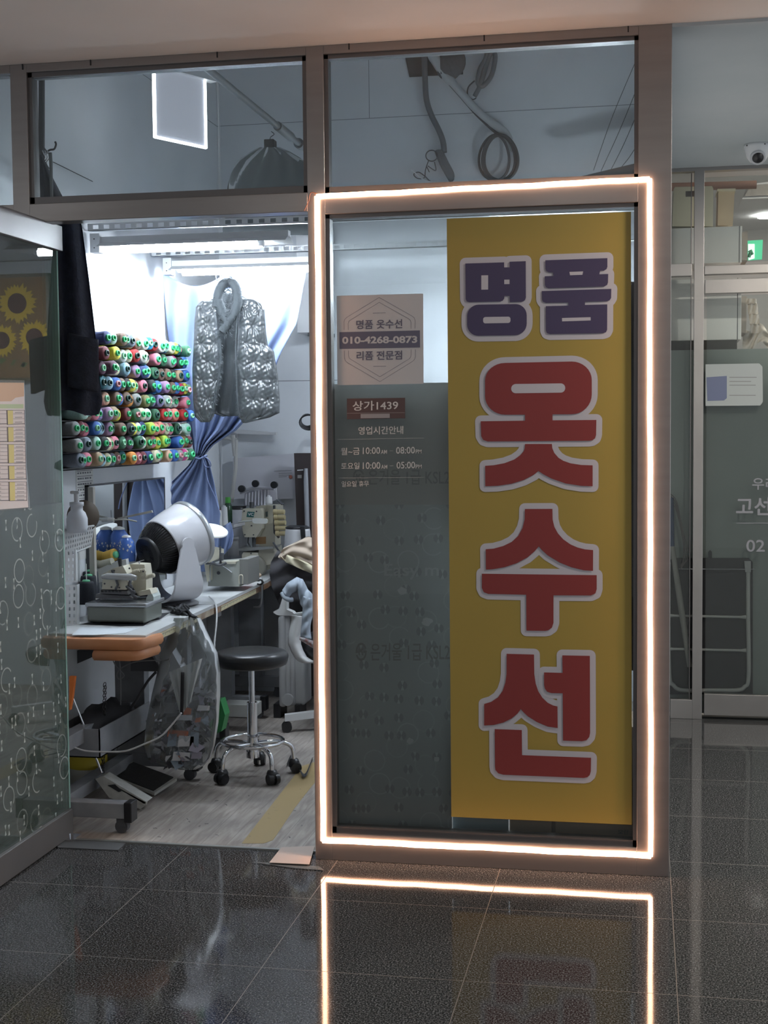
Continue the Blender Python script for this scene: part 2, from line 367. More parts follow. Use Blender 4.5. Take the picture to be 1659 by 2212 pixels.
# ================================================================== LED ROPE
ledm = mat('led_glow', (1, .60, .40), .5, emit=1)
nt = ledm.node_tree; b = nt.nodes['Principled BSDF']; b.inputs['Emission Color'].default_value = (1, .55, .34, 1); b.inputs['Emission Strength'].default_value = LED
c = [aY(684, 424, -.008), aY(1403, 386, -.008), aY(1406, 1850, -.008), aY(697, 1816, -.008)]
led = thing('led_light_strip', 'glowing warm white LED strip framing the shop window with the yellow banner', 'light strip', (c[3]+c[2])/2)
for k in range(4):
    a, b_ = c[k], c[(k+1) % 4]; d = (b_-a).normalized(); pts = []
    for i in range(25):
        t = i/24; p = a.lerp(b_, t); wob = .0007*math.sin(i*1.9+k*2)+.0009*math.sin(i*.7)
        pts.append(p+(V((0, 0, wob)) if k in (0, 2) else V((wob, 0, 0))))
    if k == 2: pts = pts
    obj('strip_segment', MB().tube(pts, .0078, 10), ledm, led)
pl = smoothpath([c[0]+V((-.0, -.004, .01)), c[0]+V((-.02, -.006, .012)), c[0]+V((-.03, -.006, -.02)), c[0]+V((-.045, -.006, -.05))])
obj('lead_wire', MB().tube(pl, .0014, 6), mat('copper_wire', (.35, .15, .1), .5), led)

# ================================================================== BANNER
BY = .022
YEL = mat('banner_yellow', (.335, .245, .058), .36, c2=(.32, .235, .056), ns=3)
OUTL = mat('banner_outline', (.47, .455, .50), .4); NAVY = mat('banner_navy', (.055, .045, .10), .4); RED = mat('banner_red', (.21, .035, .035), .4)
q = [aY(965, 473, BY), aY(1363, 457, BY), aY(1365, 1781, BY), aY(975, 1765, BY)]
ban = thing('banner', 'tall yellow vertical banner with large navy and red Korean letters on the window', 'banner', (q[2]+q[3])/2)
q[0].z = q[1].z = (q[0].z+q[1].z)/2; q[2].z = q[3].z = (q[2].z+q[3].z)/2
mb = MB().prism([p for p in q], (0, .001, 0)); obj('banner_sheet', mb, YEL, ban)
def crop(ox, oy, sc, pts): return [aY(ox+x*sc, oy+y*sc, BY) for x, y in pts]
def arc(cx, cy, rx, ry, a0, a1, n=8): return [(cx+rx*math.cos(math.radians(a0+(a1-a0)*i/n)), cy+ry*math.sin(math.radians(a0+(a1-a0)*i/n))) for i in range(n+1)]
def rrect(x0, y0, x1, y1, r, dy=0):
    p = arc(x0+r, y0+r, r, r, 180, 270)+arc(x1-r, y0+r, r, r, 270, 360)+arc(x1-r, y1-r, r, r, 0, 90)+arc(x0+r, y1-r, r, r, 90, 180)
    return [(x, y+dy*(x-x0)/(x1-x0)) for x, y in p]
from mathutils.geometry import tessellate_polygon
def flat(mb, pts, y):
    P = [V((p.x, y, p.z)) for p in pts]; mb.add(P, [list(t) for t in tessellate_polygon([P])], False)
def glyph(label, ox, oy, polys, holes, m, sc=430/1659):
    W_ = .0205; fill = MB(); out = MB(); yf = BY-.0032; yh = BY-.0036; kk = [0]
    def yo_(): kk[0] += 1; return BY-.0004-kk[0]*1.2e-5
    for p in polys:
        P = crop(ox, oy, sc, p); flat(fill, P, yf); flat(out, P, yo_())
        for i in range(len(P)):
            a, b_ = P[i], P[(i+1) % len(P)]; yo = yo_(); a = V((a.x, yo, a.z)); b_ = V((b_.x, yo, b_.z)); d = b_-a
            disc = [a+V((0, -6e-6, 0))+V((W_*math.cos(2*PI*k/20), 0, W_*math.sin(2*PI*k/20))) for k in range(20)]; out.add(disc, [list(range(20))], False)
            if d.length > 1e-5:
                n_ = V((-d.z, 0, d.x)).normalized()*W_; out.add([a+n_, b_+n_, b_-n_, a-n_], [(0, 1, 2, 3)], False)
    o = obj('letter', fill, m, ban); o['label'] = label
    obj('letter_outline', out, OUTL, o)
    if holes:
        for p in holes: h = MB(); flat(h, crop(ox, oy, sc, p), yh); obj('letter_counter', h, OUTL, o)
glyph('navy letter, upper left of banner', 950, 500,
      [[(214, 268), (537, 258), (537, 300), (582, 300), (582, 253), (717, 248), (718, 550), (712, 570), (700, 582), (680, 588), (583, 589), (583, 538), (540, 538), (537, 560), (525, 578), (505, 584), (245, 590), (226, 584), (217, 565)],
       rrect(229, 612, 725, 871, 95, -8)],
      [[(347, 367), (404, 366), (404, 485), (347, 486)], [(538, 403), (582, 402), (582, 439), (538, 440)], rrect(362, 714, 590, 767, 20, -4)], NAVY)
glyph('navy letter, upper right of banner', 950, 500,
      [[(880, 241), (1397, 223), (1397, 295), (1390, 315), (1368, 326), (1336, 328), (1330, 357), (1404, 355), (1402, 425), (1395, 446), (1370, 459), (905, 474), (885, 465), (877, 445), (875, 374), (948, 371), (944, 343), (910, 342), (888, 330), (881, 310)],
       [(851, 497), (1430, 479), (1428, 555), (1415, 575), (1390, 582), (1210, 587), (1210, 613), (1396, 608), (1395, 820), (1385, 840), (1360, 848), (920, 856), (895, 848), (885, 825), (884, 623), (1072, 618), (1072, 593), (885, 596), (862, 587), (853, 570)]],
      [[(1081, 338), (1195, 334), (1189, 362), (1086, 366)], [(1019, 722), (1257, 715), (1258, 742), (1020, 750)]], NAVY)
top = arc(545, 320, 167, 150, 180, 270)+arc(1100, 312, 167, 154, 270, 360)+arc(1100, 432, 167, 165, 0, 90)+[(940, 598), (940, 648), (1305, 645), (1303, 770), (1294, 798), (1270, 814), (1245, 818), (400, 824), (365, 812), (346, 780), (342, 656), (711, 651), (711, 601)]+arc(545, 445, 167, 156, 90, 180)
glyph('red letter below the navy pair', 950, 740,
      [top, [(711, 845), (935, 845), (938, 880), (955, 920), (990, 960), (1030, 985), (1090, 1006), (1180, 1020), (1274, 1023), (1274, 1197), (1180, 1194), (1050, 1174), (930, 1132), (865, 1098), (823, 1070), (780, 1104), (700, 1145), (600, 1176), (480, 1194), (380, 1197), (379, 1027), (450, 1022), (540, 1005), (620, 975), (670, 940), (700, 905), (709, 880)]],
      [rrect(596, 346, 1046, 423, 38, -6)], RED)
glyph('red letter in the lower middle of banner', 950, 1060,
      [[(710, 152), (939, 151), (941, 240), (955, 300), (985, 355), (1030, 405), (1090, 447), (1150, 473), (1210, 488), (1278, 494), (1277, 667), (1200, 662), (1100, 638), (1000, 598), (900, 538), (850, 492), (826, 463), (795, 500), (730, 556), (640, 604), (540, 637), (440, 654), (386, 657), (384, 487), (450, 482), (530, 460), (600, 426), (655, 375), (690, 310), (708, 240)],
       [(352, 691), (1308, 703), (1308, 820), (1297, 855), (1260, 872), (948, 871), (948, 1100), (935, 1140), (905, 1162), (880, 1167), (723, 1165), (721, 866), (405, 859), (368, 845), (352, 810)]], [], RED)
glyph('red letter at the foot of banner', 950, 1370,
      [[(558, 162), (786, 168), (788, 330), (800, 410), (822, 475), (855, 527), (900, 570), (945, 592), (981, 601), (983, 780), (900, 768), (810, 730), (735, 683), (700, 650), (676, 622), (648, 660), (600, 700), (530, 735), (450, 755), (371, 759), (371, 580), (430, 562), (485, 525), (525, 470), (548, 400), (557, 330)],
       [(1022, 175), (1251, 179), (1253, 820), (1246, 855), (1222, 882), (1185, 890), (1028, 885), (1025, 491), (930, 489), (895, 477), (876, 450), (870, 420), (870, 317), (1024, 321)],
       [(459, 789), (684, 797), (686, 1006), (1261, 1028), (1259, 1140), (1250, 1172), (1230, 1190), (1200, 1196), (530, 1169), (490, 1158), (465, 1130), (461, 1100)]], [], RED)

# ================================================================== WINDOW SIGNS
SY = GY-.0018
SIGNG = mat('sticker_grey', (.48, .475, .49), .6); SINK = mat('sticker_navy', (.11, .11, .16), .6)
q = [aY(x, y, SY) for x, y in ((727, 639), (914, 634), (915, 829), (729, 832))]
sg = thing('shop_sign', 'square grey sticker with a hexagon outline and a phone number on the window', 'sign', (q[2]+q[3])/2)
obj('sign_sheet', MB().prism(q, (0, .0008, 0)), SIGNG, sg)
Ys = SY-.0006
def pline(mb, pts, w, y, closed=False):
    P = [aY(x, yy, y) for x, yy in pts]; N = len(P)
    for i in range(N if closed else N-1):
        a, b_ = P[i], P[(i+1) % N]; d = (b_-a).normalized(); n_ = V((-d.z, 0, d.x))*w/2; e = d*w*.3
        mb.add([a+n_-e, b_+n_+e, b_-n_+e, a-n_-e], [(0, 1, 2, 3)], False)
sc = 290/1283
def cr(pts): return [(690+x*sc, 600+y*sc) for x, y in pts]
mb = MB(); pline(mb, cr([(236, 498), (235, 420), (242, 398), (262, 378), (571, 188), (888, 367), (908, 385), (915, 410), (914, 484)]), .0011, Ys); obj('hexagon_outline', mb, SINK, sg)
mb = MB(); pline(mb, cr([(275, 498), (274, 437), (281, 416), (300, 402), (571, 235), (850, 390), (868, 405), (876, 430), (876, 486)]), .0011, Ys); obj('hexagon_outline', mb, SINK, sg)
mb = MB(); pline(mb, cr([(238, 697), (239, 765), (246, 792), (266, 810), (578, 993), (888, 800), (910, 780), (918, 755), (917, 686)]), .0011, Ys); obj('hexagon_outline', mb, SINK, sg)
mb = MB(); pline(mb, cr([(277, 697), (278, 745), (286, 768), (300, 780), (578, 946), (858, 775), (872, 758), (878, 735), (877, 686)]), .0011, Ys); obj('hexagon_outline', mb, SINK, sg)
mb = MB(); pline(mb, cr([(512, 338), (632, 335)]), .0012, Ys); obj('short_dash', mb, SINK, sg)
mb = MB(); pline(mb, cr([(516, 847), (636, 845)]), .0012, Ys); obj('short_dash', mb, SINK, sg)
obj('number_bar', MB().prism([aY(x, y, Ys) for x, y in cr([(191, 520), (960, 503), (962, 666), (193, 680)])], (0, .0003, 0)), SINK, sg)
def ctext(name, body, x0, y0, x1, y1, m, par, bold=.012, slope=-6, y=None):
    (a, b_), (c_, d) = cr([(x0, y0), (x1, y1)]); return obj(name, textY(body, a, b_, c_, d, y or Ys-.0003, bold, slope*sc), m, par)
ctext('lettering', '명품 옷수선', 352, 405, 792, 492, SINK, sg, .018, -9)
ctext('lettering', '010-4268-0873', 217, 563, 935, 633, SIGNG, sg, .035, -9, Ys-.0006)
ctext('lettering', '리폼 전문점', 355, 703, 790, 790, SINK, sg, .018, -8)
MAR = mat('placard_maroon', (.09, .055, .055), .5); DEC = mat('decal_white', (.56, .545, .54), .6)
pq = [aY(x, y, SY) for x, y in cr([(262, 1155), (818, 1147), (818, 1343), (263, 1352)])]
pg = thing('unit_number_plate', 'small dark maroon unit number plate stuck on the window under the grey sticker', 'sign', (pq[2]+pq[3])/2)
obj('plate', MB().prism(pq, (0, .001, 0)), MAR, pg)
ctext('lettering', '상가1439', 317, 1180, 752, 1272, DEC, pg, .012, -10)
mb = MB(); pline(mb, cr([(264, 1296), (814, 1289)]), .0006, Ys); obj('divider_line', mb, DEC, pg)
obj('blank_label', MB().prism([aY(x, y, Ys) for x, y in cr([(394, 1302), (672, 1299), (672, 1340), (394, 1343)])], (0, .0003, 0)), mat('label_grey', (.30, .28, .29), .6), pg)
hrs = thing('opening_hours_decal', 'white Korean opening hours lettering on the window beside the yellow banner', 'sign', aY(825, 1052, SY))
ctext('lettering', '영업시간안내', 372, 1424, 800, 1500, DEC, hrs, .006, -8)
ctext('lettering', '월~금', 205, 1626, 385, 1695, DEC, hrs, .004, -5)
ctext('lettering', '10:00', 415, 1622, 580, 1685, DEC, hrs, .004, -3)
ctext('lettering', 'AM', 588, 1645, 645, 1684, DEC, hrs, .004, -1)
ctext('lettering', '08:00', 733, 1618, 912, 1682, DEC, hrs, .004, -3)
ctext('lettering', 'PM', 920, 1642, 976, 1680, DEC, hrs, .004, -1)
ctext('lettering', '토요일', 207, 1768, 383, 1832, DEC, hrs, .004, -4)
ctext('lettering', '10:00', 415, 1764, 582, 1828, DEC, hrs, .004, -3)
ctext('lettering', 'AM', 590, 1788, 648, 1826, DEC, hrs, .004, -1)
ctext('lettering', '05:00', 738, 1760, 914, 1824, DEC, hrs, .004, -3)
ctext('lettering', 'PM', 920, 1786, 978, 1824, DEC, hrs, .004, -1)
ctext('lettering', '일요일 휴무', 212, 1945, 472, 2000, DEC, hrs, .004, -5)
mb = MB()
for p, wd in (([(178, 1545), (998, 1532)], .0008), ([(184, 1914), (1004, 1907)], .0008), ([(672, 1655), (705, 1654)], .001), ([(674, 1797), (706, 1796)], .001)): pline(mb, cr(p), wd, Ys)
obj('rule_lines', mb, DEC, hrs)

# board standing behind the window (back of a mirror) with printed text and patterned film
BB = .10
zt = aY(850, 828, BB).z; x1b = aY(976, 1780, BB).x; x0b = XM1-.05
zm = aY(850, 1090, BB).z
bd = thing('mirror_board', 'tall grey back of a mirror leaning behind the window left of the banner', 'board', ((x0b+x1b)/2, BB, .01))
BOARD = mat('board_grey', (.50, .475, .44), .5, c2=(.47, .45, .42), ns=3)
obj('board_panel', bx((x0b, BB, zm), (x1b+.16, BB+.008, zt)), BOARD, bd)
obj('patterned_panel', bx((x0b, BB, .01), (x1b, BB+.008, zm)), BFILM, bd)
BINK = mat('board_print', (.34, .33, .31), .6)
obj('printed_text', textY('㉿ 은거울 1급 KSL24', 762, 1013, 985, 1048, BB-.001, .012), BINK, bd)
obj('printed_text', textY('㉿ 은거울 1급 KSL24', 768, 1388, 985, 1428, BB-.001, .012), BINK, bd)
obj('printed_text', textY('Easy m', 830, 1218, 948, 1252, BB-.001, .012), mat('board_print_light', (.60, .61, .60), .6), bd)
mb = MB()
for cx_, cy_, r in ((868, 1277, 11), (922, 1343, 12), (943, 1640, 7), (885, 1600, 8)):
    P = [aY(cx_+r*math.cos(t)*random.uniform(.7, 1.25), cy_+r*.8*math.sin(t)*random.uniform(.7, 1.2), BB-.0015) for t in [2*PI*i/11 for i in range(11)]]; mb.add(P, [list(range(11))], False)
obj('tape_residue', mb, mat('tape_residue', (.7, .71, .70), .7), bd)
a = aY(976, 1795, .13); b_ = aY(1098, 1740, .13)
obj('panel', bx((x1b, .125, .01), (b_.x, .135, .5)), mat('pale_blue_panel', (.42, .52, .56), .5), label='pale blue panel standing behind the window under the banner, beside the cardboard boxes', cat='panel')
for k, (p0, p1, h_) in enumerate(((1101, 1192, .62), (1200, 1372, .50))):
    A = aY(p0, 1800, .14); B = aY(p1, 1800, .14)
    t = thing('cardboard_box', ('brown cardboard box behind the window, left one beside the blue panel', 'brown cardboard box behind the window at the right post')[k], 'box', ((A.x+B.x)/2, .28, .004), 'cardboard boxes behind the window')
    obj('box_body', bx((A.x, .14, .005), (B.x, .42, h_), .002), CARD, t)
    obj('flap', bx((A.x, .139, .14), (B.x, .1395, .143)), mat('box_seam', (.15, .10, .07), .8), t)
    if k: obj('printed_mark', textY('모란', 1335, 1792, 1358, 1802, .1385), INK, t)
# dark clothes rack stuff near the right post
obj('garment_cover', MB().sheet(lambda u, v: V((-.35+.38*u, .16+.02*math.sin(u*25)+.01*math.sin(v*9+u*5), .7+1.4*v)), 30, 16), mat('brown_cover', (.16, .13, .12), .7), label='brown cloth cover hanging behind the right edge of the banner', cat='cover')
# ================================================================== CORRIDOR LIGHTS
for k_i, (x, y) in enumerate(((1.6, 4.0), (1.6, 5.8))):  # unseen light panels, added only to brighten the neighbouring shop
    t = thing('added_light_panel', 'unseen square light panel added to brighten the neighbouring shop, %s of two' % ['nearer', 'farther'][k_i], 'ceiling light', (x, y, 3.395), 'added neighbour light panels')
    obj('diffuser', bx((x-.3, y-.3, 3.38), (x+.3, y+.3, 3.40)), mat('added_panel_glow', (1, .93, .82), .5, emit=NEIGH), t)
dlm = mat('downlight_glow', (1, .97, .92), .5, emit=DOWN)
for k, (x, lab) in enumerate(((1.07, 'rightmost'), (-.45, 'second from the right'), (-1.97, 'third from the right'), (-3.49, 'leftmost'))):  # the rightmost lamp is an addition for more corridor light
    t = thing('ceiling_downlight', 'round recessed corridor downlight, %s of the row before the shop' % lab, 'ceiling light', (x, -2.98, ZC), 'corridor downlights')
    obj('diffuser', MB().cone((x, -2.98, ZC-.004), (x, -2.98, ZC-.001), .075, n=28), dlm, t)
    obj('trim_ring', MB().lathe((x, -2.98, ZC), [(.076, -.001), (.078, -.008), (.092, -.006), (.094, 0)]), WHITE, t)

for k, (x, y) in enumerate(((1.35, 1.25), (1.15, -.55))):  # two unseen lamps added to light the neighbour front and floor
    t = thing('ceiling_downlight', 'unseen added downlight beyond the right picture edge, %s of two' % ['farther', 'nearer'][k], 'ceiling light', (x, y, ZC-.012), 'added recess lights')
    obj('diffuser', MB().cone((x, y, ZC-.02), (x, y, ZC-.013), .075, n=28), mat('added_recess_glow', (1, .91, .80), .5, emit=850), t); obj('trim_ring', MB().lathe((x, y, ZC-.012), [(.076, -.001), (.078, -.010), (.092, -.008), (.094, 0)]), WHITE, t)
# ================================================================== SHOP: FLUORESCENT FIXTURES
tubem = mat('fluorescent_glow', (.80, .90, 1.0), .5, emit=TUBE)
WM = mat('white_metal', (.72, .74, .76), .4)
def fixture(Y, pxl, pyl, pxa, pxb, xr, lab):
    z = aY(pxl, pyl, Y).z; xa = aY(pxa, pyl, Y).x; xb = aY(pxb, pyl, Y).x; xl = aY(pxl, pyl, Y).x
    t = thing('fluorescent_lamp', lab, 'lamp', (xl, Y, z), 'tube lamps under the slotted rails')
    obj('lamp_body', MB().box((xl+.045, Y-.02, z-.002), (xr, Y+.02, z+.03)).prism([(xl+.045, Y-.075, z-.02), (xl+.045, Y-.02, z), (xl+.045, Y+.02, z), (xl+.045, Y+.075, z-.02), (xl+.045, Y+.02, z+.003), (xl+.045, Y-.02, z+.003)], (xr-xl-.045, 0, 0)), WM, t)  # reflector wings made wide to keep lamp light off the upper walls
    mb = MB().box((xl, Y-.03, z-.04), (xl+.045, Y+.03, z+.045)); mb.mi = 1
    for dz in (-.02, .02): mb.cone((xl+.02, Y-.031, z+dz), (xl+.02, Y-.030, z+dz), .003, n=8)
    obj('end_cap', mb, [WM, BLACKM], t)
    obj('tube', MB().cone((xa, Y, z-.026), (xb, Y, z-.026), .019, n=14), tubem, t)
    obj('tube_cap', MB().cone((xb, Y, z-.022), (xb+.02, Y, z-.022), .017, n=14).box((xb-.004, Y-.018, z-.035), (xb+.018, Y+.018, z+.005)), WM, t)
    return z
f1 = fixture(1.12, 200, 528, 262, 560, -1.55, 'glowing fluorescent tube lamp nearest the doorway, above the spool rack')
fixture(1.94, 1040, 560, 1055, 1330, -.25, 'glowing fluorescent tube lamp behind the yellow banner')
f2 = fixture(1.94, 356, 578, 395, 690, -1.56, 'glowing fluorescent tube lamp farther inside, above the blue curtain')
def slotted_rail(Y, z, x0, x1, lab):
    mb = MB(); h_ = .032; n = int((x1-x0)/.052)
    mb.box((x0, Y-.018, z-h_/2), (x1, Y-.016, z-h_*.28)).box((x0, Y-.018, z+h_*.28), (x1, Y-.016, z+h_/2)).box((x0, Y-.018, z-h_/2), (x1, Y+.016, z-h_/2+.002))
    for i in range(n+1): xx = x0+i*.052; mb.box((xx, Y-.018, z-h_*.28), (min(xx+.026, x1), Y-.016, z+h_*.28))
    obj('slotted_rail', mb, WM, label=lab, cat='rail', group='slotted steel rails')
slotted_rail(1.12, f1+.075, -2.49, .02, 'white slotted steel rail above the nearer tube lamp')
slotted_rail(1.94, f2+.072, -2.49, .02, 'white slotted steel rail above the farther tube lamp')
p = aY(477, 500, 1.12); obj('suspension_rod', MB().cone((p.x, 1.12, f1+.07), (p.x, 1.12, 4.2), .004, n=8), WM, label='thin white rod holding up the nearer slotted rail', cat='rod')

# ================================================================== SPOOL RACK
PAL = dict(navy=(.02, .035, .13), mint=(.45, .66, .58), brown=(.16, .10, .07), black=(.012, .014, .016), slate=(.16, .19, .24), olive=(.20, .19, .08), white=(.70, .71, .68), cyan=(.03, .33, .55),
           red=(.45, .03, .03), blue=(.04, .13, .42), cream=(.66, .62, .44), yellow=(.68, .62, .08), teal=(.02, .12, .15), green=(.03, .12, .06), maroon=(.17, .03, .04), pink=(.68, .22, .30),
           magenta=(.62, .06, .27), grey=(.28, .29, .29), skyblue=(.30, .50, .62), plum=(.11, .05, .08), lavender=(.25, .22, .40), mauve=(.33, .20, .34), tan=(.38, .27, .17), orange=(.62, .25, .05),
           peach=(.68, .42, .30), salmon=(.68, .25, .19), crimson=(.36, .02, .06), lime=(.42, .62, .08), purple=(.09, .04, .15), rose=(.45, .12, .16))
CORE = dict(green=(.05, .50, .20), dark=(.01, .05, .04), pink=(.62, .30, .33), mint=(.30, .66, .42))
ROWS = ["navy mint brown black slate olive brown white cyan red white mint blue cream yellow teal black green",
        "maroon yellow yellow green white cream red white cream teal pink brown green green grey magenta black blue skyblue",
        "plum plum brown cream skyblue navy mauve navy blue cream green grey brown brown black pink tan blue green",
        "teal skyblue blue brown black yellow cream pink green black blue cyan mauve white brown blue crimson yellow green",
        "peach brown blue brown orange grey blue olive green lavender lavender grey cream blue grey white pink green",
        "mint brown pink lavender mauve tan yellow yellow maroon slate green cream white maroon green grey red pink salmon brown red red blue",
        "grey maroon pink blue skyblue skyblue mauve green brown black yellow white navy blue lime salmon salmon pink cream pink green white mint olive",
        "grey slate olive mint black cream tan pink green plum purple green white mint olive pink yellow lime navy tan blue orange olive maroon",
        "slate slate pink tan brown skyblue cream slate brown teal orange rose maroon navy blue cream lavender lime peach blue grey magenta cream green"]
XT = -2.28; XB = -2.47
zr1 = aX(407, 757, XT).z; zr9 = aX(407, 981, XT).z; yR = aX(409, 860, XT).y
rk = thing('spool_rack', 'black wall rack holding nine rows of thread spools', 'rack', (-2.49, 1.0, zr9-.05))
obj('back_panel', bx((-2.495, .2, zr9-.05), (-2.47, yR+.06, zr1+.05)), BLACKM, rk)
for k in range(9):
    z = zr1+(zr9-zr1)*k/8
    obj('shelf_rail', bx((-2.47, .2 if k > 4 else .5, z-.036), (-2.34, yR+.05, z-.031)), BLACK, rk)
cone_mesh = {}; core_mesh = {}
def spool(col, core, x, y, z, L, ring, label):
    key = (col, L)
    if key not in cone_mesh:
        mb = MB().lathe((0, 0, 0), [(0, -L), (.022, -L), (.0275, -L*.55), (.0300, -.012), (.0292, -.004), (.0265, 0), (.010, -.001)], (1, 0, 0), 18)
        m = mat('thread_'+col, PAL[col], .75, c2=tuple(v*.8 for v in PAL[col]), ns=300)
        o = obj('thread', mb, m, None, (0, 0, 0)); cone_mesh[key] = o.data; bpy.data.objects.remove(o)
    if core not in core_mesh:
        mb = MB().lathe((0, 0, 0), [(.0125, -.003), (.0135, .003), (.0125, .008), (.0085, .009), (.0078, .002), (.0075, -.03)], (1, 0, 0), 14)
        o = obj('core_tube', mb, mat('core_'+core, CORE[core], .35), None, (0, 0, 0)); core_mesh[core] = o.data; bpy.data.objects.remove(o)
    t = thing('thread_spool', label, 'thread spool', (x, y, z), 'thread spools on the wall rack')
    t.rotation_euler = (0, -.05, random.uniform(-.30, -.14))
    for nm, me in (('thread', cone_mesh[key]), ('core_tube', core_mesh[core])):
        o = bpy.data.objects.new(nm, me); COL.objects.link(o); o.parent = t
        if nm == 'core_tube' and ring > 1: o.scale = (1, ring, ring)
ORD = ['rightmost', 'second from the right', 'third from the right', 'fourth from the right', 'fifth from the right', 'sixth from the right', 'seventh from the right', 'eighth from the right', 'ninth from the right', 'tenth from the right', '11th from the right', '12th from the right', '13th from the right', '14th from the right', '15th from the right', '16th from the right', '17th from the right', '18th from the right', '19th from the right', '20th from the right', '21st from the right', '22nd from the right', '23rd from the right', '24th from the right']
RN = ['top', 'second', 'third', 'fourth', 'fifth', 'sixth', 'seventh', 'eighth', 'bottom']
CN = dict(mint='pale mint', slate='slate grey', skyblue='pale blue', cyan='bright blue', cream='cream', rose='dusty red')
pos = {}
for k, row in enumerate(ROWS):
    cols = row.split(); n = len(cols); z = zr1+(zr9-zr1)*k/8
    for i in range(n):
        j = n-1-i; y = yR-j*.0605+random.uniform(-.006, .006); c_ = cols[i]
        core = random.choices(['green', 'dark', 'mint', 'pink'], [11, 4, 3, 2])[0]
        zz = z+random.uniform(-.004, .004)
        spool(c_, core, XT+random.choice([-.03, -.015, 0, 0, .012]), y, zz, random.choice([.13, .15]), random.choice([1, 1, 1.12]),
              '%s thread spool, %s in the %s row of the wall rack' % (CN.get(c_, c_), ORD[j], RN[k]))

# ================================================================== WALL THINGS (left wall)
XW = -2.5
yl = aX(193, 1100, XW+.02).y; yr_ = aX(357, 1100, XW+.02).y; ztm = aX(270, 1042, XW+.02).z
mr = thing('wall_mirror', 'frameless mirror leaning on the left wall behind the white fan', 'mirror', (XW+.01, (yl+yr_)/2, .8))
obj('mirror_glass', bx((XW+.002, yl, .80), (XW+.018, yr_, ztm)), mat('mirror', (.80, .84, .85), .015, 1), mr)
obj('mirror_edge', MB().box((XW, yl-.006, .8), (XW+.02, yl+.004, ztm+.004)).box((XW, yr_-.003, .8), (XW+.02, yr_+.004, ztm+.004)).box((XW, yl-.006, ztm-.002), (XW+.02, yr_+.004, ztm+.005)), DGREY, mr)
a = aX(165, 1012, XW+.004); b_ = aX(203, 1062, XW+.004)
ch = thing('wall_chart', 'white paper price chart with printed rows on the wall under the spool rack', 'chart', (XW, (a.y+b_.y)/2, b_.z-.3))
obj('sheet', bx((XW+.0005, a.y, b_.z-.3), (XW+.002, b_.y, a.z+.01)), PAPER, ch)
mb = MB()
for r in range(14):
    z = a.z-.012-r*.025; mb.box((XW+.002, a.y+.01, z-.0012), (XW+.0025, b_.y-.01, z+.0012))
    for cc in range(6): y0 = a.y+.015+cc*(b_.y-a.y-.03)/6; mb.box((XW+.002, y0, z-.014), (XW+.0025, y0+.012+.01*random.random(), z-.007))
obj('printed_rows', mb, INK, ch)
# upright steel post of the thread stand, left of mirror
p0 = aY(201, 1235, .95)
obj('stand_post', bx((p0.x-.012, .94, .76), (p0.x+.012, .965, aY(201, 1052, .95).z)), mat('beige_post', (.42, .40, .36), .5), label='beige upright metal post in front of the mirror, left side', cat='post')
# coat hanging by the door
NAV = mat('navy_cloth', (.012, .017, .035), .85, c2=(.008, .011, .022), ns=30, bump=.3, bs=90)
ct = thing('navy_coat', 'long dark navy coat hanging just inside the doorway on the left', 'coat', tuple(aY(165, 890, .25)))
def lr(tab, y):
    for (y0, a0, b0), (y1, a1, b1) in zip(tab, tab[1:]):
        if y0 <= y <= y1: t = (y-y0)/(y1-y0); return a0+(a1-a0)*t, b0+(b1-b0)*t
    return tab[-1][1:]
CT = [(335, 84, 92), (380, 76, 112), (430, 62, 138), (480, 58, 176), (600, 60, 192), (720, 62, 206), (800, 64, 212), (868, 66, 222), (892, 68, 214)]
def coatf(side):
    def f(u, v):
        y = 335+v*557; l, r = lr(CT, y); px = l+(r-l)*u
        dep = .055*math.sin(PI*min(max(u, .0), 1))**.5+.012*math.sin(u*17+v*2)*min(1, v*3)
        return aY(px, y+(6*math.sin(u*9) if v > .97 else 0), .26-side*dep)
    return f
obj('coat_body', MB().sheet(coatf(1), 30, 40).sheet(coatf(-.6), 30, 40), NAV, ct)
def cuff(u, v):
    px = 150+u*62; y = 720+v*115+u*14; l, r = lr(CT, y); px = min(px, r+3); return aY(px, y, .19-.02*math.sin(u*PI))
obj('sleeve', MB().sheet(cuff, 14, 14), NAV, ct, solid=.02)
hk = [aY(98, 330, .28), aY(108, 324, .28), aY(117, 322, .28), aY(121, 312, .28), aY(119, 306, .28)]
hkt = thing('wall_hook', 'dark metal hook rail with hangers high on the left wall by the door', 'hook', tuple(aY(90, 330, .28)))
obj('hook_arm', MB().tube(smoothpath(hk), .004, 6).tube([aY(90, 150, .28), aY(90, 370, .28)], .013, 8).tube([aY(91, 322, .28), aY(99, 332, .28)], .012, 8), DGREY, hkt)
mb = MB()
for dxp in (0, 5, 10): mb.tube(smoothpath([aY(92+dxp, 325, .24), aY(97+dxp, 340, .24), aY(90+dxp, 352, .24), aY(88+dxp*2, 366, .24)]), .0022, 6)
obj('hanger_hooks', mb, CHROME, hkt)
obj('walking_stick', MB().tube([aY(108, 330, .2), aY(110, 350, .2), aY(112, 440, .2)], [.008, .007, .006], 8), mat('stick_grey', (.14, .15, .15), .5), label='grey rod hanging from the hook by the dark coat', cat='rod')
obj('pull_cord', MB().tube([aX(115, 350, XW+.01), aX(200, 392, XW+.01)], .0018, 5), BLACKM, label='thin dark cord on the left wall seen through the transom', cat='cord')

